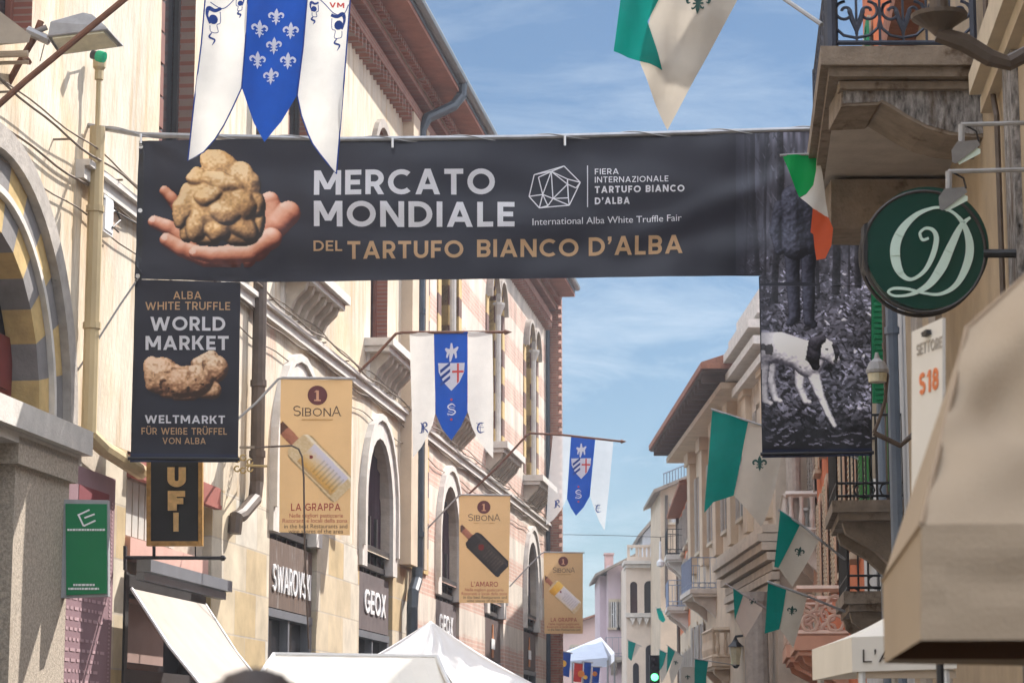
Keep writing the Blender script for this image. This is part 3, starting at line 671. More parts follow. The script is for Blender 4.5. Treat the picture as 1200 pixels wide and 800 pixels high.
for c in bays:
    f = MB(); f.box(L, c - 1.3, c + 1.3, -.42, -.36, 8.8, 13.0); wn = f.build('window', M_DARKWIN, BAN)
    for a, b in ((c - 1.25, c - .17), (c + .17, c + 1.25)):      # jambs of ochre and brown blocks
        for x0, x1, k0 in ((b, b + (.169 if b < c else .42), 0), (a - (.42 if a < c else .169), a, 1)):
            f = MB(); z = 8.85; k = k0
            while z < 12.3: f.box(L, x0, x1, -.34, .03, z, z + .44, k % 2); z += .44; k += 1
            f.build('jamb', [M_OCHRE, M_BROWN], wn)
    f = MB()
    for a, b in ((c - 1.25, c - .17), (c + .17, c + 1.25)):
        i, o = ring(a, b, 12.36, 12.9, .2); f.band(L, i[1:-1], o[1:-1], -.34, .05, ms=[0, 1])
    f.build('voussoirs', [M_OCHRE, M_BROWN], wn)
    f = MB()
    for a, b in ((c - 1.25, c - .17), (c + .17, c + 1.25)):
        i, o = ring(a - .2, b + .2, 12.36, 13.1, .1); f.band(L, i[1:-1], o[1:-1], 0, .16)
    f.build('hood', M_GREYST, wn)
    f = MB(); f.tube([L.pt(c, .06, 8.85), L.pt(c, .06, 12.2)], .1, 10); f.lathe(L.pt(c, .06, 12.15), [(.1, 0), (.12, .05), (.2, .25), (.2, .3)], 10); f.build('column', M_WHITEST, wn)
    e = MB(); e.box(L, c - 1.75, c + 1.75, 0, .55, 8.62, 8.78); e.box(L, c - 1.7, c + 1.7, 0, .46, 8.52, 8.618); bl = e.build('window_ledge', M_WHITEST, BAN)
    for t in np.linspace(c - 1.5, c + 1.5, 8): e = MB(); e.prism([L.pt(t - .07, .0, 8.52), L.pt(t - .07, .42, 8.52), L.pt(t - .07, .36, 8.38), L.pt(t - .07, .2, 8.22), L.pt(t - .07, 0, 8.0)], L.u * .14); e.build('corbel', M_STONE, bl)
M_POSTER = mat('dark_poster', (.10, .065, .06), .6, .2, 4)
sb = shop_arch(BAN, *barc[0], sign=M_GREYSIGN); sign_letters(sb, 'GEOX', barc[0][0] + .75, barc[0][1] - .6, 3.92, .42, .17)
M_ORPR = mat('orange_figure', (.55, .22, .09), .6)
for a, b in barc[1:]:
    sb = shop_arch(BAN, a, b, sign=M_POSTER); c = (a + b) / 2
    q = MB(); q.poly(L, [(c - .13, 3.7), (c + .13, 3.7), (c + .13, 4.15), (c + .05, 4.3), (c + .05, 4.5), (c - .05, 4.5), (c - .05, 4.3), (c - .13, 4.15)], -.05, -.03); q.build('bottle_picture', M_ORPR, sb)
    q = MB(); q.box(L, c - .3, c + .3, -.03, -.026, 3.9, 4.15); q.build('picture_band', M_WHITEL, sb)

# ------------------------------------------------------------------ left: brick house that projects beyond
BRH = thing('brick_house', 'dark red brick house end with toothed edge projecting past the banded palazzo', 'building', L.pt(45.5, -4, 0))
w = MB(); w.box(L, 44.87, 46.0, -9, .35, 0, 15.3); w.build('wall', M_BRICKX, BRH)
w = MB(); z = 3.0
while z < 15.2: w.box(L, 44.87, 45.1, .35, .45, z, z + .13); z += .26
w.build('toothing', M_BRICKX, BRH)
w = MB(); w.box(L, 44.86, 46.02, 0, .5, 14.9, 15.1); w.box(L, 44.85, 46.04, 0, .62, 15.1, 15.35); w.hexa([L.pt(44.8, .7, 15.36), L.pt(46.1, .7, 15.36), L.pt(46.1, -7, 18), L.pt(44.8, -7, 18)], [L.pt(44.8, .7, 15.44), L.pt(46.1, .7, 15.44), L.pt(46.1, -7, 18.1), L.pt(44.8, -7, 18.1)]); w.build('roof', M_TILE, BRH)
w = MB(); w.tube([L.pt(44.75, .05, 14.9), L.pt(44.75, .05, 3)], .07, 8); w.build('downpipe', M_PIPE_DK, BRH)

# ------------------------------------------------------------------ right: the near house and its stone balcony
def wbox(fr, a0, a1, zt, mats, name, par, n0=-8):
    w = MB(); w.box(fr, a0, a1, n0, 0, 0, zt); return w.build(name, mats, par)
NEAR = thing('house', 'beige house in shade carrying the big stone balcony above the round green sign', 'building', R1.pt(0, -4, 0))
w = MB(); w.box(R1, r1s(1), r1s(22.6), -8, 0, 0, 10.6); w.box(R1, r1s(22.6), r1s(27), -8, 0, 0, 8.9); w.build('wall', M_BEIGE, NEAR)
w = MB(); w.box(R1, r1s(2), r1s(17.6), 0, .08, 6.3, 6.42); w.box(R1, r1s(2), r1s(17.5), 0, .17, 6.42, 6.58); w.box(R1, r1s(2), r1s(17.55), 0, .12, 6.58, 6.8); w.build('moulding', M_BEIGE2, NEAR)
for y in (22.3, 24.6): w = MB(); w.box(R1, r1s(y), r1s(y + .8), 0, .06, 0, 6.1); w.build('pilaster', M_GREYST, NEAR)
for y in (13.2, 15.9): w = MB(); w.box(R1, r1s(y), r1s(y + .5), .0, .05, 0, 6.9); w.build('pilaster', M_LICHEN, NEAR)
w = MB(); w.tube([R1.pt(r1s(17.4), .04, 9), R1.pt(r1s(17.3), .05, 6.6), R1.pt(r1s(16.9), .04, 6.1), R1.pt(r1s(16.8), .05, 4)], .022, 6); w.build('wall_cable', M_PIPE_BR, NEAR)
xL = P(962, 87, 18)[0]; xR = 3.66; zs = P(962, 87, 18)[2]; zt = P(962, 54, 18)[2]; yB = 22.3; xLf = P(961, 205, 21.3)[0] - .02
w = MB()
def slab(x0, y0, z0, z1, xf):
    a = [(x0, y0, z0), (R1.pt(r1s(y0), 0, 0)[0], y0, z0), (R1.pt(r1s(yB), 0, 0)[0], yB, z0), (xf, yB, z0)]
    w.hexa(a, [(x, y, z1) for x, y, _ in a])
slab(xL, 18, zs + .075, zt, xLf); slab(xL + .07, 18.06, zs, zs + .072, xLf + .07)
BAL = w.build('balcony', M_ROOFST, NEAR)
w = MB(); slab(xL + .16, 18.2, zs - .012, zs - .002, xLf + .16); w.build('soffit', M_SOFFIT, BAL)
def corbel(y, th, pxs, m):
    w = MB(); pts = [P(a, b, y) for a, b in pxs]; w.prism(pts, (0, th, 0)); return w.build('corbel', m, BAL)
c1 = [(986, 90), (986, 125), (1029, 123), (1033, 120), (1045, 127), (1062, 138), (1085, 150), (1112, 158), (1140, 161), (1175, 159), (1175, 90)]
corbel(18.22, .75, c1, M_ROOFST)
w = MB(); w.prism([P(a, b, 18.21) for a, b in [(988, 91), (988, 121), (1029, 119.5), (1034, 117), (1046, 123), (1063, 134), (1086, 146), (1113, 154), (1140, 157), (1172, 155), (1172, 91)]], (0, .006, 0)); w.build('lichen_patch', M_LICHEN, BAL)
w = MB(); w.box(CF(18.2), P(986, 90, 18.2)[0] - .02, 3.7, -.1, 0.05, zs - .075, zs - .013); w.build('corbel_moulding', M_ROOFST, BAL)
corbel(21.3, .7, [(974, 210), (974, 268), (1075, 270), (1105, 262), (1112, 255), (1112, 210)], M_ROOFST)
w = MB()                                                # iron balcony railing with scrolls
zr0 = zt
def scroll_panel(w, fx, a0, a1, zb, ht, cell=.37):
    """fx(a, z) -> point; a runs along the railing; mirrored scrolls over a hanging leaf"""
    n = max(1, int(round((a1 - a0) / cell))); cw = (a1 - a0) / n
    for i in range(n):
        c = a0 + (i + .5) * cw
        for sg in (1, -1):
            for zz, k in ((.31, 1), (.80, -1)):
                pts = []
                for t in np.linspace(0, 1, 24):
                    an = math.pi * .5 + t * 7.6; r = .085 * (1 - t * .72)
                    pts.append(fx(c + sg * (.088 - r * math.cos(an) * 1.0), zb + zz + k * (r * math.sin(an) - .0)))
                w.tube(pts, .013, 5)
                w.tube([fx(c + sg * .088, zb + zz + k * .085), fx(c + sg * .15, zb + zz + k * .06), fx(c + sg * .182, zb + zz - k * .05), fx(c + sg * .165, zb + zz - k * .13), fx(c + sg * .1, zb + zz - k * .19), fx(c, zb + zz - k * .21)], .013, 5)
            w.tube([fx(c + sg * (.05 + .05 * math.sin(x * 3.1)), zb + .42 + .28 * x) for x in np.linspace(0, 1, 9)], .012, 5)
        for x, dz in ((0, 0), (.035, .05), (-.035, .05), (.05, .11), (-.05, .11)): w.tube([fx(c, zb + .13 + dz * .4), fx(c + x, zb + .2 + dz), fx(c + x * 1.3, zb + .24 + dz)], [.014, .02, .006], 5)
        w.tube([fx(c, zb + .05), fx(c, zb + ht * .96)], .011, 5)
        w.tube([fx(a0 + i * cw, zb + .05), fx(a0 + i * cw, zb + ht * .96)], .011, 5)
    for z in (zb + .06, zb + ht * .97): w.tube([fx(a0, z), fx(a1, z)], .02, 6)
    for a in (a0, a1): w.tube([fx(a, zb), fx(a, zb + ht)], .03, 6)
fx = lambda a, z: np.array([a, 18.12, z])
scroll_panel(w, fx, xL + .12, 3.58, zr0, 1.0)
dx = (xLf - xL) / (yB - 18)
fx = lambda a, z: np.array([xL + .12 + dx * (a - 18), a, z])
scroll_panel(w, fx, 18.15, yB - .1, zr0, 1.0)
w.tube([(xL + .1, 18.1, zr0), (xL + .1, 18.1, zr0 + 1.1)], .045, 8)
w.build('railing', mat('blue_grey_iron', (.05, .06, .09), .5, .2), BAL)
w = MB(); w.box(R1, r1s(1), r1s(22.7), -8, .3, 10.6, 10.8); w.box(R1, r1s(22.71), r1s(27), -8, .3, 8.9, 9.1); w.build('roof', M_TILE, NEAR)

# ------------------------------------------------------------------ right: tall house with pipes and green shutters
TALL = thing('house', 'tall narrow house with orange top, pale blue wall below, drainpipes and green shutters', 'building', R1.pt(14, -4, 0))
w = MB(); w.box(R1, r1s(27.02), r1s(37), -8, 0, 0, 7.6); w.build('lower_wall', M_PALEB, TALL)
w = MB(); w.box(R1, r1s(27.02), r1s(31.4), -8, 0, 7.6, 9.9); w.box(R1, r1s(31.4), r1s(33.8), -8, 0, 7.6, 12.6); w.box(R1, r1s(33.8), r1s(37), -8, 0, 7.6, 9.2); w.build('upper_wall', M_ORANGE, TALL)
for y, r, m, zt_ in ((27.5, .07, M_BLUEPIPE, 9.8), (28.6, .04, M_PIPE_BR, 7.6), (30.0, .05, M_BLUEPIPE, 9.8)):
    w = MB(); w.tube([R1.pt(r1s(y), .12, zt_), R1.pt(r1s(y), .12, 2)], r, 8)
    for z in (8.6, 6.3): w.tube([R1.pt(r1s(y), .12, z), R1.pt(r1s(y), .12, z + .08)], r * 1.25, 8)
    w.build('downpipe', m, TALL)
def shutter_leaf(par, y, p0, p1, py0, py1, m, name='shutter'):
    a, b = P(p0, py0, y), P(p1, py1, y); w = MB(); fr = CF(y)
    w.box(fr, a[0], b[0], -.04, 0, b[2], a[2]); n = int((a[2] - b[2]) / .07)
    for k in range(n): z = b[2] + .04 + k * .07; w.box(fr, a[0] + .04, b[0] - .04, .0, .018, z, z + .045)
    return w.build(name, m, par)
def wall_window(par, fr, a, b, z0, z1, sh=None, frame=M_BEIGE2, open_=False, sill=True):
    w = MB(); t = .12
    for q in (rect(a - t, a, z0, z1), rect(b, b + t, z0, z1), rect(a - t, b + t, z1, z1 + .16)): w.poly(fr, q, 0, .05)
    if sill: w.poly(fr, rect(a - .2, b + .2, z0 - .1, z0), 0, .16)
    o = w.build('window', frame, par)
    w = MB(); w.poly(fr, rect(a, b, z0, z1), .003, .012); w.build('pane', M_DARKWIN, o)
    w = MB(); c = (a + b) / 2
    for q in (rect(a, a + .05, z0, z1), rect(b - .05, b, z0, z1), rect(c - .03, c + .03, z0, z1), rect(a + .05, c - .03, (z0 + z1) / 2, (z0 + z1) / 2 + .05)): w.poly(fr, q, .013, .03)
    w.build('sash', M_WHITEFR, o)
    if sh:
        w = MB()
        for e, d in ((a, -1), (b, 1)):
            wd = (b - a) / 2
            if open_:
                w.hexa([fr.pt(e, .05, z0), fr.pt(e + d * .06, .05, z0), fr.pt(e + d * .06, .05, z1), fr.pt(e, .05, z1)], [fr.pt(e + d * .25, .05 + wd * .9, z0), fr.pt(e + d * .31, .05 + wd * .9, z0), fr.pt(e + d * .31, .05 + wd * .9, z1), fr.pt(e + d * .25, .05 + wd * .9, z1)])
            else:
                w.poly(fr, rect(*(sorted((e, e + d * wd))), z0, z1), .055, .09)
                k = z0 + .05
                while k < z1 - .08: w.poly(fr, rect(*(sorted((e + d * .06, e + d * (wd - .06)))), k, k + .045), .09, .105); k += .09
        w.build('shutters', sh, o)
    return o
shutter_leaf(TALL, 29.9, 1019, 1040, 325, 472, M_GREENSH)
shutter_leaf(TALL, 28.4, 1039, 1051, 472, 575, M_LGREEN)
shutter_leaf(TALL, 30.3, 1021, 1034, 470, 560, M_BEIGE2, 'pilaster')
wall_window(TALL, R1, r1s(31.2), r1s(32.4), 6.3, 8.3, None)
for y in (29.0, 32.0): wall_window(TALL, R1, r1s(y), r1s(y + 1.1), 7.9 if y < 30 else 9.2, 9.6 if y < 30 else 11.3, M_ORANGE if y < 30 else M_GREENSH)
wall_window(TALL, R1, r1s(34.6), r1s(35.7), 4.5, 6.8, M_LGREEN)
def iron_rail(w, pts, zb, ht, step=.13, r=.011):
    for (x0, y0), (x1, y1) in zip(pts, pts[1:]):
        d = math.hypot(x1 - x0, y1 - y0); n = max(1, int(d / step))
        for i in range(n + 1):
            t = i / n; x, y = x0 + (x1 - x0) * t, y0 + (y1 - y0) * t; w.tube([(x, y, zb), (x, y, zb + ht)], r, 4, caps=False)
        for z in (zb + .05, zb + .2, zb + ht): w.tube([(x0, y0, z), (x1, y1, z)], r * 1.5, 5)
        for i in range(int(d / .3)):
            t = (i + .5) * .3 / d; c = np.array([x0 + (x1 - x0) * t, y0 + (y1 - y0) * t, zb + .12]); u = np.array([(x1 - x0) / d, (y1 - y0) / d, 0])
            w.tube([c + u * .12 * math.cos(a) + np.array([0, 0, .09 * math.sin(a)]) for a in np.linspace(0, 2 * math.pi, 11)], r, 4)
def balcony(par, fr, y0, y1, out, z, th=.16, rail='iron', ht=1.0, m=M_ROOFST, railm=M_IRON, sfun=r1s, corb=True, step=.13):
    s0, s1 = sfun(y0), sfun(y1); w = MB(); w.box(fr, s0, s1, 0, out, z - th, z); w.box(fr, s0 + .05, s1 - .05, 0, out - .07, z - th - .09, z - th - .002)
    o = w.build('balcony', m, par)
    if corb:
        for s in (s0 + .3, s1 - .5):
            w = MB(); w.prism([fr.pt(s, 0, z - th - .09), fr.pt(s, out * .85, z - th - .09), fr.pt(s, out * .8, z - th - .22), fr.pt(s, out * .4, z - th - .42), fr.pt(s, 0, z - th - .75)], fr.u * .28); w.build('corbel', m, o)
    q = [fr.pt(s0 + .04, 0, 0), fr.pt(s0 + .04, out - .06, 0), fr.pt(s1 - .04, out - .06, 0), fr.pt(s1 - .04, 0, 0)]
    w = MB(); pts = [(p[0], p[1]) for p in q]
    if rail == 'iron': iron_rail(w, pts, z, ht, step)
    elif rail == 'stone':
        for (xa, ya), (xb, yb) in zip(pts, pts[1:]):
            d = math.hypot(xb - xa, yb - ya); n = max(2, int(d / .24))
            for i in range(n):
                t = (i + .5) / n; w.lathe((xa + (xb - xa) * t, ya + (yb - ya) * t, z), [(.06, 0), (.04, .1), (.075, .3), (.04, .55), (.06, ht - .12)], 8)
            w.tube([(xa, ya, z + ht - .06), (xb, yb, z + ht - .06)], .08, 4); w.tube([(xa, ya, z + .04), (xb, yb, z + .04)], .07, 4)
    else:                                               # pierced masonry parapet
        for (xa, ya), (xb, yb) in zip(pts, pts[1:]):
            d = math.hypot(xb - xa, yb - ya); n = max(2, int(d / .32)); u = np.array([(xb - xa) / d, (yb - ya) / d, 0]); c0_ = np.array([xa, ya, z])
            for i in range(n):
                for zz in (.22, .55):
                    c = c0_ + u * (i + .5) * d / n + np.array([0, 0, zz])
                    w.tube([c + u * .14 * math.cos(a) + np.array([0, 0, .15 * math.sin(a)]) for a in np.linspace(0, 2 * math.pi, 9)], .035, 5)
            for zz in (.04, .82): w.tube([c0_ + np.array([0, 0, zz]), c0_ + u * d + np.array([0, 0, zz])], .06, 4)
    w.build('railing', railm, o); return o
zb2 = P(976, 590, 28)[2]
balcony(TALL, R1, 28, 30.3, R1.pt(r1s(28), 0, 0)[0] - P(976, 590, 28)[0], zb2 + .05, th=.14, m=M_ROOFST)
w = MB(); w.box(R1, r1s(27.01), r1s(31.3), -8, .12, 9.9, 10.05); w.box(R1, r1s(31.3), r1s(33.9), -8, .3, 12.6, 12.85); w.box(R1, r1s(33.91), r1s(37), -8, .12, 9.2, 9.35); w.build('roof', M_TILE, TALL)

# ------------------------------------------------------------------ right: orange house
ORA = thing('house', 'orange house with pale window frames and pierced parapet balconies on the right', 'building', R1.pt(30, -4, 0))
wbox(R1, r1s(37.02), r1s(57), 10.0, M_ORANGE, 'wall', ORA)
w = MB(); w.box(R1, r1s(37.02), r1s(57), -8, .55, 10.0, 10.25); w.build('roof', M_TILE, ORA)
for y in (38.2, 42, 46, 50, 54): 
    wall_window(ORA, R1, r1s(y), r1s(y + .9), 4.6, 7.0, M_CREAM); wall_window(ORA, R1, r1s(y), r1s(y + .9), 7.7, 9.6, M_CREAM)
balcony(TALL, R1, 31, 33.6, R1.pt(r1s(31), 0, 0)[0] - P(989, 692, 31)[0], P(990, 692, 31)[2], railm=M_IRON)
balcony(ORA, R1, 42.5, 45.7, .95, 3.5, th=.25, rail='pierced', ht=.85, m=M_PINK, railm=mat('pale_pink_stone', (.60, .46, .38), .9))
balcony(ORA, R1, 49.5, 53.5, .95, 3.62, th=.25, rail='pierced', ht=.85, m=M_PINK, railm=MATS['pale_pink_stone'])
# ------------------------------------------------------------------ right: loggia house
LOG = thing('house', 'pale grey house with a white balustraded loggia between the orange house and the stone palace', 'building', R1.pt(44, -4, 0))
wbox(R1, r1s(57.02), r1s(61.5), 10.6, M_PINK, 'wall', LOG)
w = MB(); w.box(R1, r1s(57.02), r1s(61.5), -8, .55, 10.6, 10.85); w.build('roof', M_TILE, LOG)
balcony(LOG, R1, 57.1, 61.3, .8, P(935, 622, 57)[2], th=.2, rail='stone', ht=.95, m=M_WHITEST, railm=M_WHITEST)
for y in (57.4, 59.2, 61.0):
    w = MB(); w.tube([R1.pt(r1s(y), .5, 6.3), R1.pt(r1s(y), .5, 9.6)], .14, 10); w.build('column', M_GREYST, LOG)
for y in (57.7, 59.6): wall_window(LOG, R1, r1s(y), r1s(y + 1.2), 6.4, 9.2, M_GREYST)
for y in (57.7, 59.6): wall_window(LOG, R1, r1s(y), r1s(y + 1.3), 2.8, 5.2, None)

# ------------------------------------------------------------------ right: stone palace with stepped cornice
STO = thing('palace', 'cream stone palace with stacked cornices, tall pilasters and deep dark eaves behind the large pennant', 'building', R2.pt(10, -4, 0))
zE = P(791, 524, 86)[2]; y_e0, y_e1 = 68, 86
wbox(R2, r2s(62), r2s(86), zE - .5, M_CREAM, 'wall', STO)
w = MB()                                                # eave: rafters, boards, tiles
w.box(R2, r2s(y_e0), r2s(y_e1 + .6), 0, .75, zE - .5, zE - .32); eo = w.build('eave', M_CREAM, STO)
w = MB(); w.wedge(R2, r2s(y_e0 - .5), r2s(y_e1 + 1), 1.35, -6, zE, 2.4); w.build('roof', M_TILE, STO)
w = MB()
for y in np.arange(y_e0 + .3, y_e1, 1.1): w.box(R2, r2s(y), r2s(y + .16), 0, 1.25, zE - .3, zE - .06)
w.box(R2, r2s(y_e0 - .4), r2s(y_e1 + .9), 0, 1.3, zE - .055, zE - .01)
w.build('rafters', mat('dark_rafters', (.10, .06, .045), .8), eo)
w = MB()                                                # tall near block with stepped cornices seen end on
zc = P(885, 392, 64)[2]
w.box(R2, r2s(61.8), r2s(68), -8, .05, 0, zc - .1)
w.build('near_block', mat('pale_cream_stone', (.55, .47, .38), .85, .18, 2, bump=.3), STO)
for i, (py, px) in enumerate(((440, 880), (420, 872), (402, 866), (386, 876), (362, 886))):
    w = MB(); z = P(880, py, 64)[2]; x = P(px, py, 64)[0]
    w.add([], []); a = R2.pt(r2s(61.6), 0, 0)[0] - x
    w.box(R2, r2s(61.6 - .06 * i), r2s(68.3), -7, a, z, z + (.22 if i < 3 else .35)); w.build('cornice_step', M_WHITEST, STO)
w = MB(); w.box(R2, r2s(62), r2s(67), -6, -.25, zc - .1, zc + 1.2); w.build('attic', MATS['pale_cream_stone'], STO)
for y in (62.4, 66.6, 70.8, 75, 79.2, 83.4):
    w = MB(); w.box(R2, r2s(y), r2s(y + 1.0), 0, .22, 7.4, zE - .52); w.box(R2, r2s(y - .15), r2s(y + 1.15), 0, .3, zE - .9, zE - .5); w.build('pilaster', M_CREAM, STO)
for y in (64.2, 68.6, 72.8, 77, 81.2): wall_window(STO, R2, r2s(y), r2s(y + 1.3), 8.0, 10.6, M_GREYST)
w = MB()                                                # heavy entablature above the ground floor
for z, n in ((5.5, .15), (5.75, .22), (6.0, .18), (6.25, .32), (6.5, .45), (6.72, .55), (6.95, .42)): w.box(R2, r2s(61.6), r2s(73), 0, n, z, z + .2)
w.build('entablature', MATS['pale_cream_stone'], STO)
for y in (62.6,): 
    w = MB(); w.lathe(R2.pt(r2s(y), .5, 0), [(.42, 0), (.42, .3), (.34, .4), (.32, 3), (.29, 5.1), (.38, 5.25), (.42, 5.48)], 14); w.build('column', M_GREYST, STO)
balcony(STO, R2, 73.4, 76.6, .55, P(842, 771, 74)[2], th=.25, rail='stone', ht=.9, m=M_CREAM, railm=M_CREAM, sfun=r2s)

# ------------------------------------------------------------------ right: far row
M_BLRAIL = mat('blue_railing', (.24, .29, .40), .5)
balcony(STO, R2, 77, 80.6, .85, P(830, 692, 78)[2], th=.14, rail='iron', m=M_WHITEST, railm=M_BLRAIL, sfun=r2s, step=.16)
for y in (81.2, 83.4): wall_window(STO, R2, r2s(y), r2s(y + 1.1), 3.0, 5.6, M_GREYST)
FAR = thing('house', 'orange house with grey shutters just beyond the stone palace', 'building', R3.pt(8, -4, 0)); s3 = lambda y: y - 86
zf = P(812, 572, 88)[2]
w = MB(); w.box(R3, .9, 14, -8, 0, 6.0, zf); w.build('upper_wall', M_ORANGE, FAR)
w = MB(); w.box(R3, .9, 14, -8, .0, 0, 5.99); w.build('lower_wall', M_CREAM, FAR)
w = MB(); w.wedge(R3, .7, 14.3, .5, -5, zf + .01, 1.4, .14); w.build('roof', M_TILE, FAR)
for a in (2.2, 5.4, 8.6, 11.6):
    for z in (3.2, 6.7, 9.0): wall_window(FAR, R3, a, a + 1.1, z, z + (1.9 if z < 9 else 1.5), M_GREYST)
balcony(FAR, R3, 92, 95, .8, P(806, 712, 93)[2], th=.14, rail='iron', m=M_WHITEST, railm=M_BLRAIL, sfun=s3, step=.2)
balcony(FAR, R3, 95.6, 98, .7, P(800, 650, 96)[2], th=.2, rail='iron', m=M_WHITEST, railm=M_IRON, sfun=s3, step=.2)
w = MB(); w.tube([R3.pt(.8, .08, zf), R3.pt(.8, .08, 2)], .07, 8); w.tube([R3.pt(13.9, .08, zf), R3.pt(13.9, .08, 2)], .07, 8); w.build('downpipe', M_PIPE_BR, FAR)
YEL = thing('house', 'cream house with an iron railing on its roof terrace, above the orange house', 'building', P(800, 860, 112) * [1, 1, 0]); b4 = CF(112)
w = MB(); w.prism([P(774, 870, 112), P(822, 870, 112), P(822, 556, 112), P(774, 573, 112)], (0, 8, 0)); w.build('wall', M_CREAM, YEL)
w = MB(); w.prism([P(766, 577, 111.2), P(824, 553, 111.2), P(824, 549, 111.2), P(766, 573, 111.2)], (0, 9, 0)); w.build('roof', M_ROOFST, YEL)
w = MB()
for px in np.arange(778, 820, 3.4): y0 = 573 - (px - 766) * .414; w.tube([P(px, y0 + 1, 111.6), P(px, y0 - 13, 111.6)], .025, 4)
w.tube([P(777, 555, 111.6), P(820, 537.5, 111.6)], .035, 5); w.build('roof_railing', M_BLUEPIPE, YEL)
w = MB(); w.tube([P(781, 580, 111.8), P(781, 700, 111.8)], .07, 8); w.build('downpipe', M_PIPE_BR, YEL)
wall_window(YEL, b4, b4.px(787, 610)[0], b4.px(792, 610)[0], b4.px(787, 612)[1], b4.px(787, 590)[1], M_GREYST)
GAB = thing('house', 'pale grey gable house peeping over the parapet of the corner house', 'building', P(768, 860, 136) * [1, 1, 0])
w = MB(); w.prism([P(753, 870, 136), P(800, 870, 136), P(800, 590, 136), P(783, 592, 136), P(753, 627, 136)], (0, 8, 0)); w.build('wall', M_PALEB, GAB)
w = MB(); w.prism([P(749, 630, 135.4), P(783, 590, 135.4), P(800, 588, 135.4), P(800, 584, 135.4), P(782, 586, 135.4), P(748, 626, 135.4)], (0, 9, 0)); w.build('roof', M_ROOFST, GAB)
b5 = CF(136); wall_window(GAB, b5, b5.px(766, 625)[0], b5.px(771, 625)[0], b5.px(766, 636)[1], b5.px(766, 618)[1], M_GREYST)

# bay-windowed corner house that closes the street
BAY = thing('corner_house', 'cream corner house with a bay of tall arched windows closing the street', 'building', P(760, 860, 122) * [1, 1, 0])
b = CF(120); X = lambda px, d=120: P(px, 700, d)[0]; Z = lambda py, d=120: P(700, py, d)[2]
w = MB(); hl = [arch(X(738.5), X(747), Z(718), Z(681)), arch(X(755), X(767.5), Z(718), Z(680))]
w.wall(b, rect(X(734), X(775), 0, Z(660)), hl, 0, .3); w.box(b, X(734), X(775), -8, -.32, 0, Z(660))
w.hexa([b.pt(X(775), 0, 0), b.pt(X(775), 0, Z(660)), b.pt(X(775), -8, Z(660)), b.pt(X(775), -8, 0)], [b.pt(X(786), -2, 0), b.pt(X(786), -2, Z(660)), b.pt(X(786), -8.1, Z(660)), b.pt(X(786), -8.1, 0)])
w.build('wall', mat('bay_cream', (.70, .59, .49), .9, .12, 1), BAY)
for h in hl: w = MB(); w.poly(b, h, -.3, -.2); w.build('window', M_DARKWIN, BAY)
w = MB(); w.box(b, X(731), X(779), -2, .35, Z(661), Z(657)); w.box(b, X(733), X(777), -2, .2, Z(665), Z(661.5)); w.box(b, X(733), X(777), -.1, .3, Z(723), Z(718)); w.build('cornice', M_WHITEST, BAY)
w = MB(); w.box(b, X(735.5), X(775), -.25, .0, Z(657), Z(652)); w.box(b, X(735.5), X(775), -.25, .05, Z(641), Z(638))
for px in (737, 747, 751, 756, 761, 766, 771, 774): w.box(b, X(px - 1.6), X(px + 1.6), -.2, -.05, Z(652), Z(641))
w.build('parapet', MATS['bay_cream'], BAY)
w = MB()
for px in (741, 749, 757, 765, 773): w.poly(b, [(X(px - 3.5), Z(723.5)), (X(px + 3.5), Z(723.5)), (X(px), Z(732))], 0, .25)
w.build('frieze', M_WHITEST, BAY)
w = MB(); w.poly(b, arch(X(741), X(748), 0, Z(776), 'pointed'), 0.003, .02); w.poly(b, arch(X(756), X(768), 0, Z(755), 'round'), .003, .02); w.build('doorway', M_DARK, BAY)
LIL = thing('house', 'lilac-grey house with overhanging roof and chimney left of the bay-windowed corner house', 'building', P(715, 860, 126) * [1, 1, 0])
b2 = CF(126); X2 = lambda px: P(px, 700, 126)[0]; Z2 = lambda py: P(700, py, 126)[2]
w = MB(); w.box(b2, X2(712), X2(745), -9, 0, 0, Z2(662)); w.box(b2, X2(704), X2(712), -9, -1.5, 0, Z2(672)); w.build('wall', mat('lilac_plaster', (.58, .47, .50), .9, .1, 1), LIL)
w = MB(); w.hexa([b2.pt(X2(697), .8, Z2(676)), b2.pt(X2(745), .8, Z2(652)), b2.pt(X2(745), -9, Z2(650)), b2.pt(X2(697), -9, Z2(674))], [b2.pt(X2(697), .8, Z2(673)), b2.pt(X2(745), .8, Z2(649)), b2.pt(X2(745), -9, Z2(647)), b2.pt(X2(697), -9, Z2(671))]); rf = w.build('roof', M_ROOFST, LIL)
w = MB(); w.box(b2, X2(711), X2(721), -3, -2, Z2(668), Z2(645)); w.box(b2, X2(710), X2(722), -3.1, -1.9, Z2(646), Z2(644)); w.build('chimney', mat('pink_chimney', (.55, .36, .33), .9), rf)
for px in (716, 727): wall_window(LIL, b2, X2(px), X2(px + 6), Z2(735), Z2(705), M_GREYST)
balcony(LIL, Fr((X2(704), 126), (1, 0, 0), (0, -1, 0)), 0.2, 2.2, .8, Z2(770), m=M_GREYST, railm=M_BLUEPIPE, sfun=lambda y: y, step=.3)
PNK = thing('house', 'low pale pink gabled house at the far end beyond the brick house', 'building', P(690, 860, 150) * [1, 1, 0])
b3 = CF(150); X3 = lambda px: P(px, 700, 150)[0]; Z3 = lambda py: P(700, py, 150)[2]
w = MB(); w.prism([b3.pt(X3(640), 0, 0), b3.pt(X3(735), 0, 0), b3.pt(X3(735), 0, Z3(730)), b3.pt(X3(705), 0, Z3(720)), b3.pt(X3(640), 0, Z3(742))], (0, 9, 0)); w.build('wall', mat('pale_pink_plaster', (.66, .47, .42), .9, .08, 1), PNK)
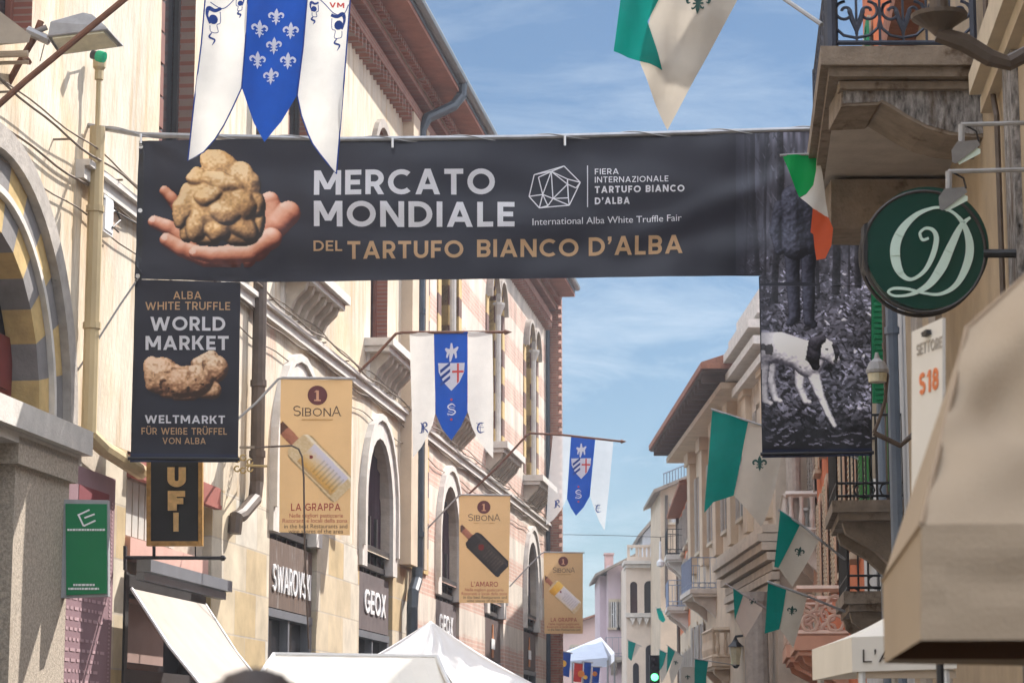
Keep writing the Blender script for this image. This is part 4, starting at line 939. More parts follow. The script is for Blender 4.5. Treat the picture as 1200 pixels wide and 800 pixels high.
w = MB(); w.hexa([b3.pt(X3(636), .6, Z3(743)), b3.pt(X3(705), .6, Z3(719.5)), b3.pt(X3(705), -9, Z3(719.5)), b3.pt(X3(636), -9, Z3(743))], [b3.pt(X3(636), .6, Z3(740.5)), b3.pt(X3(705), .6, Z3(717)), b3.pt(X3(705), -9, Z3(717)), b3.pt(X3(636), -9, Z3(740.5))])
w.hexa([b3.pt(X3(705), .6, Z3(719.5)), b3.pt(X3(740), .6, Z3(731)), b3.pt(X3(740), -9, Z3(731)), b3.pt(X3(705), -9, Z3(719.5))], [b3.pt(X3(705), .6, Z3(717)), b3.pt(X3(740), .6, Z3(728)), b3.pt(X3(740), -9, Z3(728)), b3.pt(X3(705), -9, Z3(717))]); w.build('roof', M_TILE, PNK)
wall_window(PNK, b3, X3(670), X3(676), Z3(775), Z3(758), M_GREYST)
for y in (4.5, 8.0, 11.4): wall_window(NEAR, R1, r1s(y), r1s(y + 1.1), 4.2, 6.0, M_GREENSH); wall_window(NEAR, R1, r1s(y), r1s(y + 1.2), .5, 2.9, None)
# ================================================================== THE FAIR BANNER ACROSS THE STREET
YB_ = 26.0; FB = CF(YB_)
def ban(x, y, l=0):
    d1 = (x - 830) * .375 + (y - 243) * .927; e1 = math.exp(-(d1 / 15) ** 2) / (1 + math.exp(-(x - 700) / 30)) / (1 + math.exp((x - 965) / 20))
    d2 = (x - 560) * .12 + (y - 305) * .99; e2 = math.exp(-(d2 / 22) ** 2)
    d3 = (x - 215) * .5 + (y - 185) * -.866; e3 = math.exp(-(d3 / 6) ** 2) * math.exp(-((x - 205) / 40) ** 2)
    w = .055 * e1 - .03 * e2 + .02 * e3 + .016 * math.sin(x * .021 + y * .05) + .010 * sum(math.exp(-((x - gx) ** 2 + (y - gy) ** 2) / 900) * math.sin(math.atan2(y - gy, x - gx) * 9) for gx, gy in ((168, 168), (460, 165), (662, 163), (165, 325), (284, 328))) + .008 * math.sin(y * .11 - x * .013) + .006 * math.sin(x * .09 + 1.3 * math.sin(y * .04))
    if y > 335: w = w * .5 + .012 * math.sin(x * .045 + y * .012)
    p = FB.P(x, y); p[1] -= w + l; return p
BANR = thing('street_banner', 'dark printed truffle fair banner strung across the whole street, with hanging side panels', 'banner', P(590, 330, YB_))
sheet('main_panel', [[(163, 165), (560, 160.5), (1021, 150.5), (1021, 323), (889, 323), (282, 330), (158, 327)]], ban, M_BAN, BANR, step=7, smooth=True)
lp_ = sheet('side_panel', [[(158, 327.5), (281.6, 330.6), (279, 541), (153, 541)]], ban, M_BAN, BANR, step=8, smooth=True)
rp_ = sheet('side_panel', [[(889.4, 323.5), (1021, 323.5), (1022, 533), (893, 536)]], ban, M_BAN, BANR, step=8, smooth=True)
lp_['label'] = 'left hanging panel reading World Market'; rp_['label'] = 'right hanging panel with a forest photograph'
sheet('hem', [[(153, 531), (279, 532), (279, 541.5), (152.5, 541.5)], [(893, 527), (1022, 525), (1022, 534), (893, 536.5)]], ban, M_NAVY, BANR, step=8, lift=.008)
w = MB(); w.tube([ban(150, 537), ban(281, 538)], .02, 8); w.tube([ban(891, 532), ban(1024, 530)], .02, 8); w.build('weight_rod', M_IRON, BANR)
sheet('hem', [[(164, 166), (170, 166), (166, 328), (159, 328)], [(158, 329), (161, 329), (156.5, 531), (153.5, 531)]], ban, mat('black_hem', (.02, .02, .025), .45), BANR, step=8, lift=.004)
sheet('grommets', [circ(165, 172, 2.6), circ(164.5, 247, 2.6), circ(162, 324, 2.6)], ban, M_WHITEL, BANR, lift=.012)
T = []
T += word('MERCATO', 368, 229, 580, 29.5, .2, 227.5, .15); T += word('MONDIALE', 368, 265.5, 603, 29.5, .2, 266, .15)
T += word('FIERA', 697, 205, 725, 7, .15, 204.5, .2); T += word('INTERNAZIONALE', 697, 214.8, 783, 7, .15, 213.5, .2)
T += word('TARTUFO BIANCO', 697, 227, 802, 8, .22, 225, .2); T += word('D’ALBA', 697, 240, 738, 8, .22, 239.3, .2)
sheet('lettering', T, ban, M_WPRINT, BANR, step=9, lift=.008)
T = bword('International Alba White Truffle Fair', 624, 264.5, 798.5, 8.2, 259.5)
sheet('lettering', T, ban, M_WPRINT, BANR, lift=.009)
T = word('DEL', 367.5, 294.3, 401, 12, .17, 294, .15) + word('TARTUFO', 407, 303, 543, 20.5, .19, 302, .15) + word('BIANCO', 559, 301.3, 678, 20.5, .19, 300, .15) + word('D’ALBA', 690, 299.5, 800, 21.5, .19, 296.5, .15)
sheet('lettering', T, ban, M_GPRINT, BANR, step=9, lift=.008)
V_ = {'a': (661, 194.5), 'b': (626, 205), 'c': (620, 230), 'd': (632, 244), 'e': (667, 241), 'f': (680, 214), 'g': (646, 201), 'h': (665, 210), 'i': (675, 220.5), 'j': (665, 216), 'k': (636, 228), 'l': (648, 233), 'm': (642, 241.5), 'n': (666, 232), 'o': (631, 208)}
LG = []
for q in 'ab bc cd de ef fa ag gb gh hf gk gl kc kd km ml le hj ji if jl ln ne gj kl md ok ao hn jn'.split(): LG += line([V_[q[0]], V_[q[1]]], 1.3)
LG += line([(688.5, 194), (688.5, 243)], 1.1)
sheet('emblem', LG, ban, M_WPRINT, BANR, step=9, lift=.009)
T = word('WORLD', 176, 387.5, 264, 16.5, .2, track=.14) + word('MARKET', 170.5, 410, 268, 16.5, .2, track=.14) + word('WELTMARKT', 170, 496, 263.5, 9.5, .2, track=.16)
sheet('lettering', T, ban, M_WPRINT, lp_, step=9, lift=.008)
T = word('ALBA', 203, 350.5, 236, 9, .16) + word('WHITE TRUFFLE', 170, 363, 269.5, 9.5, .16) + word('FÜR WEIßE TRÜFFEL', 166, 509, 266, 8, .16) + word('VON ALBA', 190.5, 520, 241, 7.5, .16)
sheet('lettering', T, ban, M_GPRINT, lp_, step=9, lift=.008)

def relief(X, Y, caps, k=2.0):
    """soft union of rounded forms (x0, y0, r0, x1, y1, r1, z): height, mask"""
    acc = np.zeros(X.shape); ins = np.zeros(X.shape, bool)
    for x0, y0, r0, x1, y1, r1, z in caps:
        L2 = (x1 - x0) ** 2 + (y1 - y0) ** 2 + 1e-6; u = np.clip(((X - x0) * (x1 - x0) + (Y - y0) * (y1 - y0)) / L2, 0, 1)
        r = r0 + (r1 - r0) * u; d2 = ((X - x0 - u * (x1 - x0)) ** 2 + (Y - y0 - u * (y1 - y0)) ** 2) / r ** 2
        h = np.where(d2 < 1, z + r * np.sqrt(np.clip(1 - d2, 0, 1)), -60 - 10 * d2); acc += np.exp(np.clip(h / k, -60, 60)); ins |= d2 < 1
    return k * np.log(acc + 1e-30), ins
def blob(cx, cy, rx, ry, a, z): 
    m = max(rx, ry) - min(rx, ry); r = min(rx, ry); a = a if rx > ry else a + math.pi / 2
    return (cx - m * math.cos(a), cy - m * math.sin(a), r, cx + m * math.cos(a), cy + m * math.sin(a), r, z)
def blur(a, n):
    for _ in range(n):
        p = np.pad(a, 1, mode='edge'); a = (p[1:-1, 1:-1] * 2 + p[:-2, 1:-1] + p[2:, 1:-1] + p[1:-1, :-2] + p[1:-1, 2:]) / 6
    return a
def litform(X, Y, h, ins, light=(-.35, -.62, .7), rough=0., seed=1):
    hm = np.where(ins, h, h[ins].min()); hm = hm + rough * (vnoise(X, Y, 4.2, seed) + .6 * vnoise(X, Y, 2.1, seed + 1))
    hm = blur(hm, 1); sp = X[0, 1] - X[0, 0]; gy, gx = np.gradient(hm, sp); nz_ = 1 / np.sqrt(gx ** 2 + gy ** 2 + 1); l = np.array(light) / np.linalg.norm(light)
    sh = np.clip((-gx * l[0] - gy * l[1] + l[2]) * nz_, 0, 1); ao = np.clip(1 + (hm - blur(hm, 14)) * .2, .28, 1.12); return sh, ao
def ramp(t, cols):
    t = np.clip(t, 0, 1) * (len(cols) - 1); i = np.clip(t.astype(int), 0, len(cols) - 2); f = (t - i)[..., None]; c = np.array(cols, float); return c[i] * (1 - f) + c[i + 1] * f
SKINR = [(70, 28, 20), (146, 78, 56), (206, 132, 100), (232, 172, 142), (250, 216, 196)]
TRUF = [(36, 26, 21), (100, 74, 52), (168, 130, 90), (216, 174, 120), (246, 218, 174)]
def hand_truffle(X, Y):
    col = np.zeros(X.shape + (3,)); al = np.zeros(X.shape)
    def put(caps, dark=0.):
        h, i = relief(X, Y, caps, 1.6); sh, ao = litform(X, Y, h, i, (-.25, -.75, .6), .25, 90); t_ = sh * ao * .95 - dark + .08 * (vnoise(X, Y, 6, 91) - .5); c = ramp(t_, SKINR); col[i] = c[i]; al[i] = 1
    put([(316, 236, 12, 322, 262, 18, 0), (322, 262, 18, 300, 290, 17, -4), (300, 290, 17, 262, 301, 12, -4), (338, 250, 15, 327, 262, 15, 6), (327, 262, 15, 308, 286, 13, 3)], .04)
    put([(193, 224, 6.5, 201, 232, 7.5, 0), (201, 232, 7.5, 212, 248, 9, 0)], .1)
    put([(181, 260, 8, 196, 266, 9.5, 0), (196, 266, 9.5, 224, 286, 10, 0)], .03)
    put([(195, 281, 8.5, 212, 291, 10, 0), (212, 291, 10, 242, 303, 11, 0), (242, 303, 11, 290, 303, 11, -3)], .02)
    put([(230, 296, 8.5, 250, 299, 10, 0), (250, 299, 10, 292, 297, 11, 0), (292, 297, 11, 318, 280, 13, -2)], -.02)
    for cx, cy, a in ((177.5, 257, .4), (192, 278, .4), (225.5, 295, .1)):
        u = (X - cx) * math.cos(a) + (Y - cy) * math.sin(a); v = -(X - cx) * math.sin(a) + (Y - cy) * math.cos(a); m = (u / 4.2) ** 2 + (v / 3.0) ** 2 < 1; col[m] = col[m] * .4 + np.array([248, 222, 208]) * .6
    B = [(258, 193, 26, 16, .45), (287, 212, 18, 25, -.5), (232, 208, 13, 12, 0), (262, 214, 27, 12, .3), (299, 236, 11, 20, -.3), (283, 238, 16, 21, -.4), (247, 229, 19, 11, -.35), (216, 242, 13, 28, .22), (232, 260, 13, 25, .12), (262, 248, 22, 14, .55), (281, 264, 25, 14, .7), (304, 257, 8, 24, .12), (254, 269, 18, 15, .5), (279, 279, 23, 10, .12), (242, 280, 17, 9, .2), (221, 270, 11, 14, 0)]
    hh = np.full(X.shape, -1e3); dome = lambda x, y: 46 * np.sqrt(np.clip(1 - ((x - 258) / 56) ** 2 - ((y - 236) / 57) ** 2, 0, 1)); acc = np.exp(np.clip((dome(X, Y) - 3) / 1.3, -60, 60)); i = np.zeros(X.shape, bool)
    wx, wy = X + 4 * (vnoise(X, Y, 10, 77) - .5), Y + 4 * (vnoise(X, Y, 10, 78) - .5)
    for cx, cy, rx, ry, a in B:
        c_, s_ = math.cos(a), math.sin(a); d2 = (((wx - cx) * c_ + (wy - cy) * s_) / rx) ** 2 + ((-(wx - cx) * s_ + (wy - cy) * c_) / ry) ** 2; i |= d2 < 1
        acc += np.where(d2 < 1, np.exp(np.clip((float(dome(cx, cy)) * .96 - 9 + 15 * np.sqrt(np.clip(1 - d2, 0, 1))) / 1.3, -60, 60)), 0)
    i |= ((X - 258) / 44) ** 2 + ((Y - 236) / 46) ** 2 < 1
    h = 1.3 * np.log(acc + 1e-30); sh, ao = litform(X, Y, h, i, (-.42, -.62, .75), .5, 70)
    t_ = sh * ao * (1.0 + .4 * (vnoise(X, Y, 2.6, 72) - .5) + .25 * (vnoise(X, Y, 9, 73) - .5)); t_ = t_ * (1.12 - .3 * np.clip((Y - 200) / 90, 0, 1))
    c = ramp(t_ * 1.02, TRUF); w = vnoise(X, Y, 18, 74)[..., None]; c = c * (1 - .3 * w) + c * np.array([1.1, .96, .70]) * .3 * w; m = inpoly(X, Y, [(200, 170), (312, 170), (312, 292), (200, 292)]) & i; col[m] = c[m]; al[m] = 1
    return col, al
def inpoly(X, Y, pts):
    ins = np.zeros(X.shape, bool); n = len(pts)
    for i in range(n):
        (x0, y0), (x1, y1) = pts[i], pts[(i + 1) % n]
        if y0 == y1: continue
        c = ((y0 > Y) != (y1 > Y)) & (X < (x1 - x0) * (Y - y0) / (y1 - y0) + x0); ins ^= c
    return ins
picture('printed_picture', 164, 358, 174, 320, .85, hand_truffle, ban, BANR)
def small_truffle(X, Y):
    B = [(190, 440, 21, 22, .2, 10), (178, 430, 10, 13, 0, 10), (182, 452, 12, 9, .4, 12), (204, 436, 12, 10, .2, 16), (222, 446, 28, 18, -.12, 16), (252, 432, 16, 17, .3, 8), (240, 423, 18, 9, -.5, 10), (216, 458, 20, 12, 0, 10), (240, 456, 20, 11, .1, 10), (198, 456, 14, 11, 0, 10), (233, 440, 12, 12, 0, 20)]
    h, i = relief(X, Y, [blob(*b) for b in B], 2.2); sh, ao = litform(X, Y, h, i, (-.3, -.6, .72), 1.3, 50)
    t_ = sh * ao * (.9 + .5 * (vnoise(X, Y, 2.4, 52) - .5)); t_ = t_ - .3 * (vnoise(X, Y, 4.5, 53) > .83)
    c = ramp(t_ * 1.08, [(60, 42, 32), (128, 92, 66), (188, 148, 112), (226, 190, 150), (246, 224, 196)]); w = vnoise(X, Y, 26, 54)[..., None]; return c * (1 - .5 * w) + c * np.array([1.02, .90, .84]) * .5 * w, i.astype(float)
picture('printed_picture', 164, 274, 408, 476, .85, small_truffle, ban, lp_)
def forest(X, Y):
    r = np.random.default_rng(5)
    n3 = vnoise(X, Y, 16, 62); n4 = vnoise(X * 3, Y * .35, 9, 63); n5 = vnoise(X, Y, 5, 64); n1 = vnoise(X, Y, 2.3, 60)
    up = np.clip((312 - Y) / 90, 0, 1); v = 58 + 46 * n3 + 40 * (n5 - .5) + 24 * (n1 - .5); v = v * (1 - up) + up * (42 + 62 * n4 * (.5 + n3))
    def dab(cx, cy, a, b, an, g, soft=.6):
        x0, x1 = np.searchsorted(X[0], cx - a), np.searchsorted(X[0], cx + a); y0, y1 = np.searchsorted(Y[:, 0], cy - a), np.searchsorted(Y[:, 0], cy + a)
        if x1 <= x0 or y1 <= y0: return
        xs, ys = X[y0:y1, x0:x1] - cx, Y[y0:y1, x0:x1] - cy; c, s_ = math.cos(an), math.sin(an); d = ((xs * c + ys * s_) / a) ** 2 + ((-xs * s_ + ys * c) / b) ** 2
        m = d < 1; v[y0:y1, x0:x1][m] = v[y0:y1, x0:x1][m] * (1 - soft) + g * soft
    for k in range(2600):                                  # leaf litter and undergrowth
        x, y = r.uniform(866, 1022), 300 + 205 * r.random() ** .8; sc = .5 + .9 * (y - 290) / 210; lit = n3[min(len(n3) - 1, int((y - 152) / .85)), min(n3.shape[1] - 1, int((x - 862) / .85))]
        dab(x, y, r.uniform(1.8, 5) * sc, r.uniform(.8, 1.7) * sc, r.uniform(-1.2, 1.2), r.choice([24, 50, 120, 175, 215], p=[.26, .24, .22, .18, .10]) * (.55 + .7 * lit), .75)
    for k in range(260): dab(r.uniform(866, 1022), r.uniform(154, 320), r.uniform(2, 10), r.uniform(.5, 1.0), r.uniform(.9, 2.2), r.choice([30, 105, 130]), .5)     # twigs
    for cx, wd, g in ((884, 3.2, 34), (897, 1.6, 40), (874, 1.4, 40), (912, 4, 30), (958, 2.4, 36), (979, 5, 28), (992, 1.6, 40), (1008, 4, 30)):
        xx = X - cx - (Y - 250) * .03 * (cx % 3 - 1) - 1.5 * np.sin(Y * .03 + cx); m = (np.abs(xx) < wd) & (Y < 332 + (cx * 7 % 30)); v = np.where(m, (g + 26 * np.clip(-xx / wd, 0, 1) + 18 * (n1 - .5)) * .85 + v * .15, v)
    dk = np.clip((Y - 478) / 26, 0, 1) * (.75 + .4 * n3); dk = np.clip(dk, 0, 1); v = v * (1 - .82 * dk) + 14 * dk
    for k in range(60): dab(r.uniform(895, 1018), r.uniform(500, 522), r.uniform(1.5, 5), r.uniform(.5, 1.2), r.uniform(-.6, .6), r.choice([90, 130, 165]), .7)
    col = np.clip(v, 14, 235)[..., None] * np.array([.97, .97, 1.10])
    def form(caps, cols, light, rgh, seed, mul=1., k=1.6):
        h, i = relief(X, Y, caps, k); sh, ao = litform(X, Y, h, i, light, rgh, seed); c = ramp(sh * ao * mul + .14 * (vnoise(X, Y, 2.2, seed + 3) - .5), cols); col[i] = c[i]; return i
    DK = [(16, 16, 22), (38, 39, 50), (78, 80, 96), (128, 130, 148)]
    form([(928, 300, 9, 931, 372, 7, 0), (947, 300, 9, 948, 376, 6.5, 0), (930, 372, 6, 926, 378, 5, 1), (948, 376, 6, 953, 380, 5, 1)], DK, (-.5, -.4, .6), 1.2, 110, .62)
    form([(930, 232, 15, 932, 288, 17, 0), (944, 236, 12, 946, 288, 11, 0), (914, 242, 7.5, 909, 272, 7, 3), (909, 272, 7, 913, 294, 5.5, 4), (953, 240, 8, 957, 276, 7, 2), (932, 222, 8, 936, 226, 8, 3), (931, 236, 4, 931, 292, 4, 12.5)], DK, (-.5, -.45, .6), 2.2, 120, .62)
    # white setter striding to the right
    W_ = [(64, 62, 72), (126, 124, 134), (184, 182, 190), (226, 224, 230), (246, 245, 248)]
    form([(902, 424, 8, 903, 446, 5, -6), (903, 446, 5, 909, 468, 3.6, -6), (909, 468, 3.6, 914, 470, 3, -6), (938, 436, 7, 937, 452, 5, -6), (937, 452, 4.6, 944, 470, 3.4, -6), (944, 470, 3.4, 948, 471, 3, -6)], W_, (-.1, -.5, .85), 1.0, 130, .82)
    form([(889, 409, 20, 912, 407, 18, 0), (912, 407, 18, 940, 416, 18, 2), (940, 416, 18, 948, 424, 18, 4), (948, 412, 13, 958, 409, 12, 6), (892, 422, 11, 894, 446, 6, 2), (894, 446, 5.5, 897, 470, 3.8, 2), (897, 470, 3.6, 903, 473, 3, 2), (952, 434, 9, 961, 462, 5.5, 6), (961, 462, 5, 971, 486, 3.8, 6), (971, 486, 3.8, 978, 499, 3, 6)], W_, (-.1, -.5, .85), 1.3, 140, .98, 1.6)
    form([(961, 407, 13, 968, 410, 12, 10), (970, 415, 8.5, 978, 421, 6, 10)], W_, (-.1, -.5, .85), .8, 150, 1.0)
    BK = [(14, 13, 18), (34, 33, 40), (70, 68, 78), (110, 108, 120)]
    form([(955, 402, 8, 953, 418, 8.5, 20), (953, 418, 8, 956, 429, 5, 20), (963, 397, 5.5, 957, 401, 7, 20)], BK, (-.1, -.8, .5), 1.4, 160, .8)
    form([(978, 404, 3, 981, 413, 3.2, 20), (981, 413, 3, 980, 420, 2, 20)], BK, (-.1, -.8, .5), 1, 165, .8)
    for cx, cy, rx, ry, g in ((901, 410, 5.5, 7, 40), (894, 407, 3.5, 4, 48), (979, 423, 2.6, 2.2, 20), (969, 409, 1.5, 1.3, 22), (945, 421, 1.6, 1.6, 60), (938, 430, 1.2, 1, 90)):
        m = ((X - cx) / rx) ** 2 + ((Y - cy) / ry) ** 2 < .7 + .5 * n1; col[m] = col[m] * .2 + g * .8
    al = np.ones(X.shape); f = np.clip((X - 862) / 55, 0, 1)[..., None]; col = col * f + np.array([40, 41, 50]) * (1 - f)
    al[(Y > 322.5) & (X < 890.5)] = 0; al[Y < 153.2 + (1020 - X) * .017] = 0; al[Y > 526] = 0; al[(Y > 323) & (X < 890.5 + (Y - 323) * .012)] = 0
    return np.clip(col * 1.22, 20, 250), al
picture('printed_picture', 862, 1020.5, 152, 530, .85, forest, ban, BANR)
# carrying cable with a cord wound round it, ties
w = MB(); pts = [P(103, 147, 26.1), P(165, 158, YB_), P(400, 163.5, YB_), P(620, 161, YB_), P(800, 156, YB_), P(962, 151, YB_), P(1060, 146.5, YB_ - .2), P(1110, 144, 25.6)]
w.tube(pts, .03, 8); w.build('carrying_cable', M_STEEL, BANR)
w = MB(); q = []
for i, x in enumerate(np.linspace(108, 1018, 260)):
    y = np.interp(x, [103, 165, 400, 620, 800, 962, 1060], [147, 158, 163.5, 161, 156, 151, 146.5]); p = P(x, y, YB_); q.append(p + np.array([0, .034 * math.cos(i * .22), .034 * math.sin(i * .22)]))
w.tube(q, .006, 5); w.build('wound_cord', M_GALV, BANR)
w = MB()
for x, y in ((662, 164.5), (165, 162), (460, 167)): w.tube([P(x, y - 5, 25.95), P(x, y + 6, 25.95)], .014, 6)
w.build('cable_ties', M_WHITEL, BANR)
w = MB(); w.tube([P(162, 326, 26), P(140, 358, 26), P(110, 405, 26), P(88, 438, 26)], .012, 5); w.build('tie_rope', M_GALV, BANR)

# ================================================================== BLUE AND WHITE BANNERS ON POLES
def blackletter(ch, cx, cy, s):
    B = {'R': [[(-.6, -.9), (-.3, -.6), (-.35, .7), (-.6, 1)], [(-.3, -.7), (.3, -1), (.6, -.5), (.0, -.05)], [(0, -.05), (.55, .5), (.8, .95)], [(-.05, -.8), (.0, 0), (-.02, .8)], [(-.8, .95), (0, .85)]],
         'S': [[(.7, -.6), (.1, -1), (-.6, -.6), (-.3, -.1), (.4, .1), (.7, .5), (.1, .95), (-.7, .7)], [(-.3, -.5), (.6, -.3)], [(-.6, .3), (.3, .55)], [(-.75, .7), (-.5, 1.1)]],
         'E': [[(.6, -.9), (-.2, -.8), (-.55, .2), (-.1, .9), (.7, .7)], [(-.1, -.9), (.0, .8)], [(-.4, -.05), (.6, -.1)], [(.25, -.9), (.3, -.4)], [(-.8, -.9), (-.4, -.7)]]}[ch]
    out = []
    for k, st in enumerate(B): out += brush([(cx + a * s, cy + b * s) for a, b in st], [s * .1] + [s * .26] * (len(st) - 2) + [s * .1])
    return out
def outline_tube(name, par, mf, pts, r, m):
    w = MB(); w.tube([mf(x, y, .004) for x, y in pts], r, 5); return w.build(name, m, par)
def borgo_flag(label, d, left, blue, right, pole, ph, amp, emb=None, group='blue and white banners hung from the left facade', rp=.025, wm=None):
    root = thing('pole_banner', label, 'banner', np.mean([P(x, y, d) for x, y in blue], axis=0), group); mf = wavemap(d, amp, .11, .02, ph)
    wm = wm or M_WCLOTH; sheet('white_tail', [left], mf, wm, root, step=5, smooth=True); sheet('white_tail', [right], mf, wm, root, step=5, smooth=True)
    c = sheet('blue_panel', [blue], mf, M_BLUE, root, step=5, smooth=True)
    w = MB(); w.tube([P(*q) for q in pole], rp, 8); w.lathe(P(*pole[-1]), [(.001, -.04), (.05, 0), (.03, .05), (.001, .12)], 8, ax=(1, 0, 0)); w.build('pole', M_RUST, root)
    return root, c, mf
# nearest one, hanging in front of the fair banner
b1l = [(243, -48), (291, -48), (291, 0), (288, 50), (283.5, 104), (273, 129), (263, 148), (252, 163), (238, 177), (220, 188), (228, 120), (236, 52), (241, 0)]
b1b = [(291.3, -48), (361, -48), (359.8, 0), (355, 55), (348, 112), (330, 143), (310, 167), (297, 143), (283.8, 104), (288.3, 50), (291.3, 0)]
b1r = [(361.3, -48), (413, -48), (411, 0), (403, 100), (394, 203), (384, 192), (375, 181), (366, 168), (361, 157), (353, 135), (348.3, 112), (355.3, 55), (360.1, 0)]
f1, c1_, mf1 = borgo_flag('large blue banner with seven white lilies and curved white tails, hanging before the fair banner', 22, b1l, b1b, b1r, [(-60, 175, 22), (30, 95, 22), (145, 0, 22), (205, -48, 22), (222, -54, 22), (425, -54, 22)], .6, .03, rp=.032)
sheet('lilies', sum([fleur(210 + x / 3.81, y / 3.81, 10.5, .04) for x, y in ((433, 75), (360, 133), (499, 143), (423, 205), (349, 267), (487, 278), (409, 340))], []), mf1, M_WPRINT, c1_, lift=.006, step=5)
for q in (b1l, b1r): outline_tube('blue_piping', f1, mf1, (q[1:] + q[:1]) if q is b1l else q[1:], .007, M_EMB)
def tassel(cx, cy, sg, k=1.0):
    o = brush([(cx - sg * 9 * k, cy - 12 * k), (cx - sg * 2 * k, cy - 9 * k), (cx + sg * 5 * k, cy - 11 * k), (cx + sg * 7 * k, cy - 4 * k), (cx + sg * 4 * k, cy + 6 * k)], [3.5 * k, 4 * k, 5 * k, 3 * k, 2 * k])
    o += [circ(cx, cy + 1 * k, 5.2 * k, 5.4 * k, 14)]
    o += brush([(cx - sg * 8 * k, cy - 8 * k), (cx - 8 * sg * k, cy + 4 * k), (cx - sg * 4 * k, cy + 7 * k), (cx - sg * 5 * k, cy + 15 * k), (cx + sg * 3 * k, cy + 15 * k), (cx + sg * 4 * k, cy + 8 * k)], [.8] * 6)
    return o + brush([(cx - 2 * k, cy + 16 * k), (cx - 5 * k, cy + 21 * k), (cx + 1 * k, cy + 24 * k), (cx - 2 * k, cy + 30 * k)], [1, 2.2, 2, .6])
E1 = tassel(250, 22, -1) + tassel(397, 30, 1) + tassel(282, 5, 1, .6) + tassel(368, 10, -1, .6)
E1 += brush([(247, 4), (262, 10), (278, -4), (285, -14)], [1] * 4) + brush([(366, -8), (380, 4), (392, 17), (403, 19), (409, 8)], [1] * 5)
sheet('emblem', E1, mf1, M_EMB, f1, lift=.006)
sheet('emblem', word('VM', 386, 9, 404, 6, .2, 12), mf1, M_REDX, f1, lift=.007)
def crest(root, c, mf, cx, cy, s, sx_, bx, by, ex, ey, sy):
    sh = [(cx - s, cy - s * .7), (cx + s, cy - s * .7), (cx + s * .95, cy), (cx + s * .6, cy + s * .75), (cx, cy + s * 1.4), (cx - s * .6, cy + s * .75), (cx - s * .95, cy)]
    sheet('shield', [sh], mf, M_WPRINT, c, lift=.005, step=4)
    st = []
    for k in (-.35, .15, .65): st += [[(cx - s * .86, cy + s * (k + .18)), (cx - s * .1, cy + s * (k - .42)), (cx - s * .1, cy + s * (k - .18)), (cx - s * .82, cy + s * (k + .42))]]
    sheet('shield_stripes', st, mf, M_EMB, c, lift=.009, step=4)
    sheet('shield_cross', [[(cx + s * .42, cy - s * .66), (cx + s * .56, cy - s * .66), (cx + s * .56, cy + s * .7), (cx + s * .42, cy + s * .85)], [(cx + s * .05, cy - s * .12), (cx + s * .92, cy - s * .12), (cx + s * .92, cy + s * .03), (cx + s * .05, cy + s * .03)]], mf, M_REDX, c, lift=.009, step=4)
    hy = cy - s * 1.5; hs = brush([(cx - s * .45, hy - s * .3), (cx - s * .2, hy - s * .1), (cx + s * .2, hy - s * .1), (cx + s * .5, hy - s * .4)], [s * .15, s * .34, s * .34, s * .12]) + brush([(cx, hy - s * .7), (cx, hy), (cx - s * .1, hy + s * .7)], [s * .12, s * .3, s * .12]) + brush([(cx - s * .35, hy + s * .4), (cx - s * .2, hy), (cx + s * .25, hy), (cx + s * .35, hy + s * .45)], [s * .12, s * .2, s * .2, s * .12])
    sheet('crest_figure', hs, mf, M_WPRINT, c, lift=.007, step=4)
    sheet('monogram', blackletter('S', sx_, sy, s * .42), mf, M_WPRINT, c, lift=.005, step=4)
    sheet('monogram', blackletter('R', bx, by, s * .4) + blackletter('E', ex, ey, s * .4), mf, M_EMB, root, lift=.005, step=4)
    sheet('red_dots', [circ(sx_, sy - s * .75, s * .1, n=6), circ(sx_, sy + s * .75, s * .1, n=6)], mf, M_REDX, c, lift=.006, step=4)
f2, c2_, mf2 = borgo_flag('blue and white banner with a striped shield hanging right below the fair banner', 41.3, [(480, 390), (508, 389.5), (510, 484), (507, 497), (502, 508), (494, 523), (484, 536), (482, 460)], [(508.4, 389.5), (548, 389), (548, 483), (540, 500), (529, 516), (518, 502), (510.3, 484)], [(548.4, 389), (577, 389.5), (578, 460), (578, 537), (570, 528), (561, 516), (553, 500), (548.4, 483)], [(415, 441, 41.3), (441, 416, 41.3), (464, 391, 41.3), (472, 389.5, 41.3), (592, 389, 41.3)], 2.0, .03)
crest(f2, c2_, mf2, 529, 436, 15.6, 529, 496.5, 501, 563, 501, 480)
f3, c3_, mf3 = borgo_flag('half transparent blue and white banner with a striped shield hanging against the sky', 54, [(648, 509), (669, 510.5), (664, 584), (661, 591), (656, 599), (649, 608), (640, 615), (643, 560)], [(669.4, 510.5), (697.5, 514), (691, 581.5), (684, 594), (675, 604), (669, 595), (664.4, 584)], [(698, 514), (719, 516.5), (714, 570), (708.5, 621), (705, 615), (702.6, 611), (696, 595), (691.5, 581.5)], [(550, 578, 54), (585, 545, 54), (617, 510, 54), (622, 507.5, 54), (660, 509.5, 53.7), (728, 517, 53)], 3.1, .035, wm=M_SHEER)
crest(f3, c3_, mf3, 681, 545, 11.6, 677.7, 652.5, 590, 701, 595.5, 579)

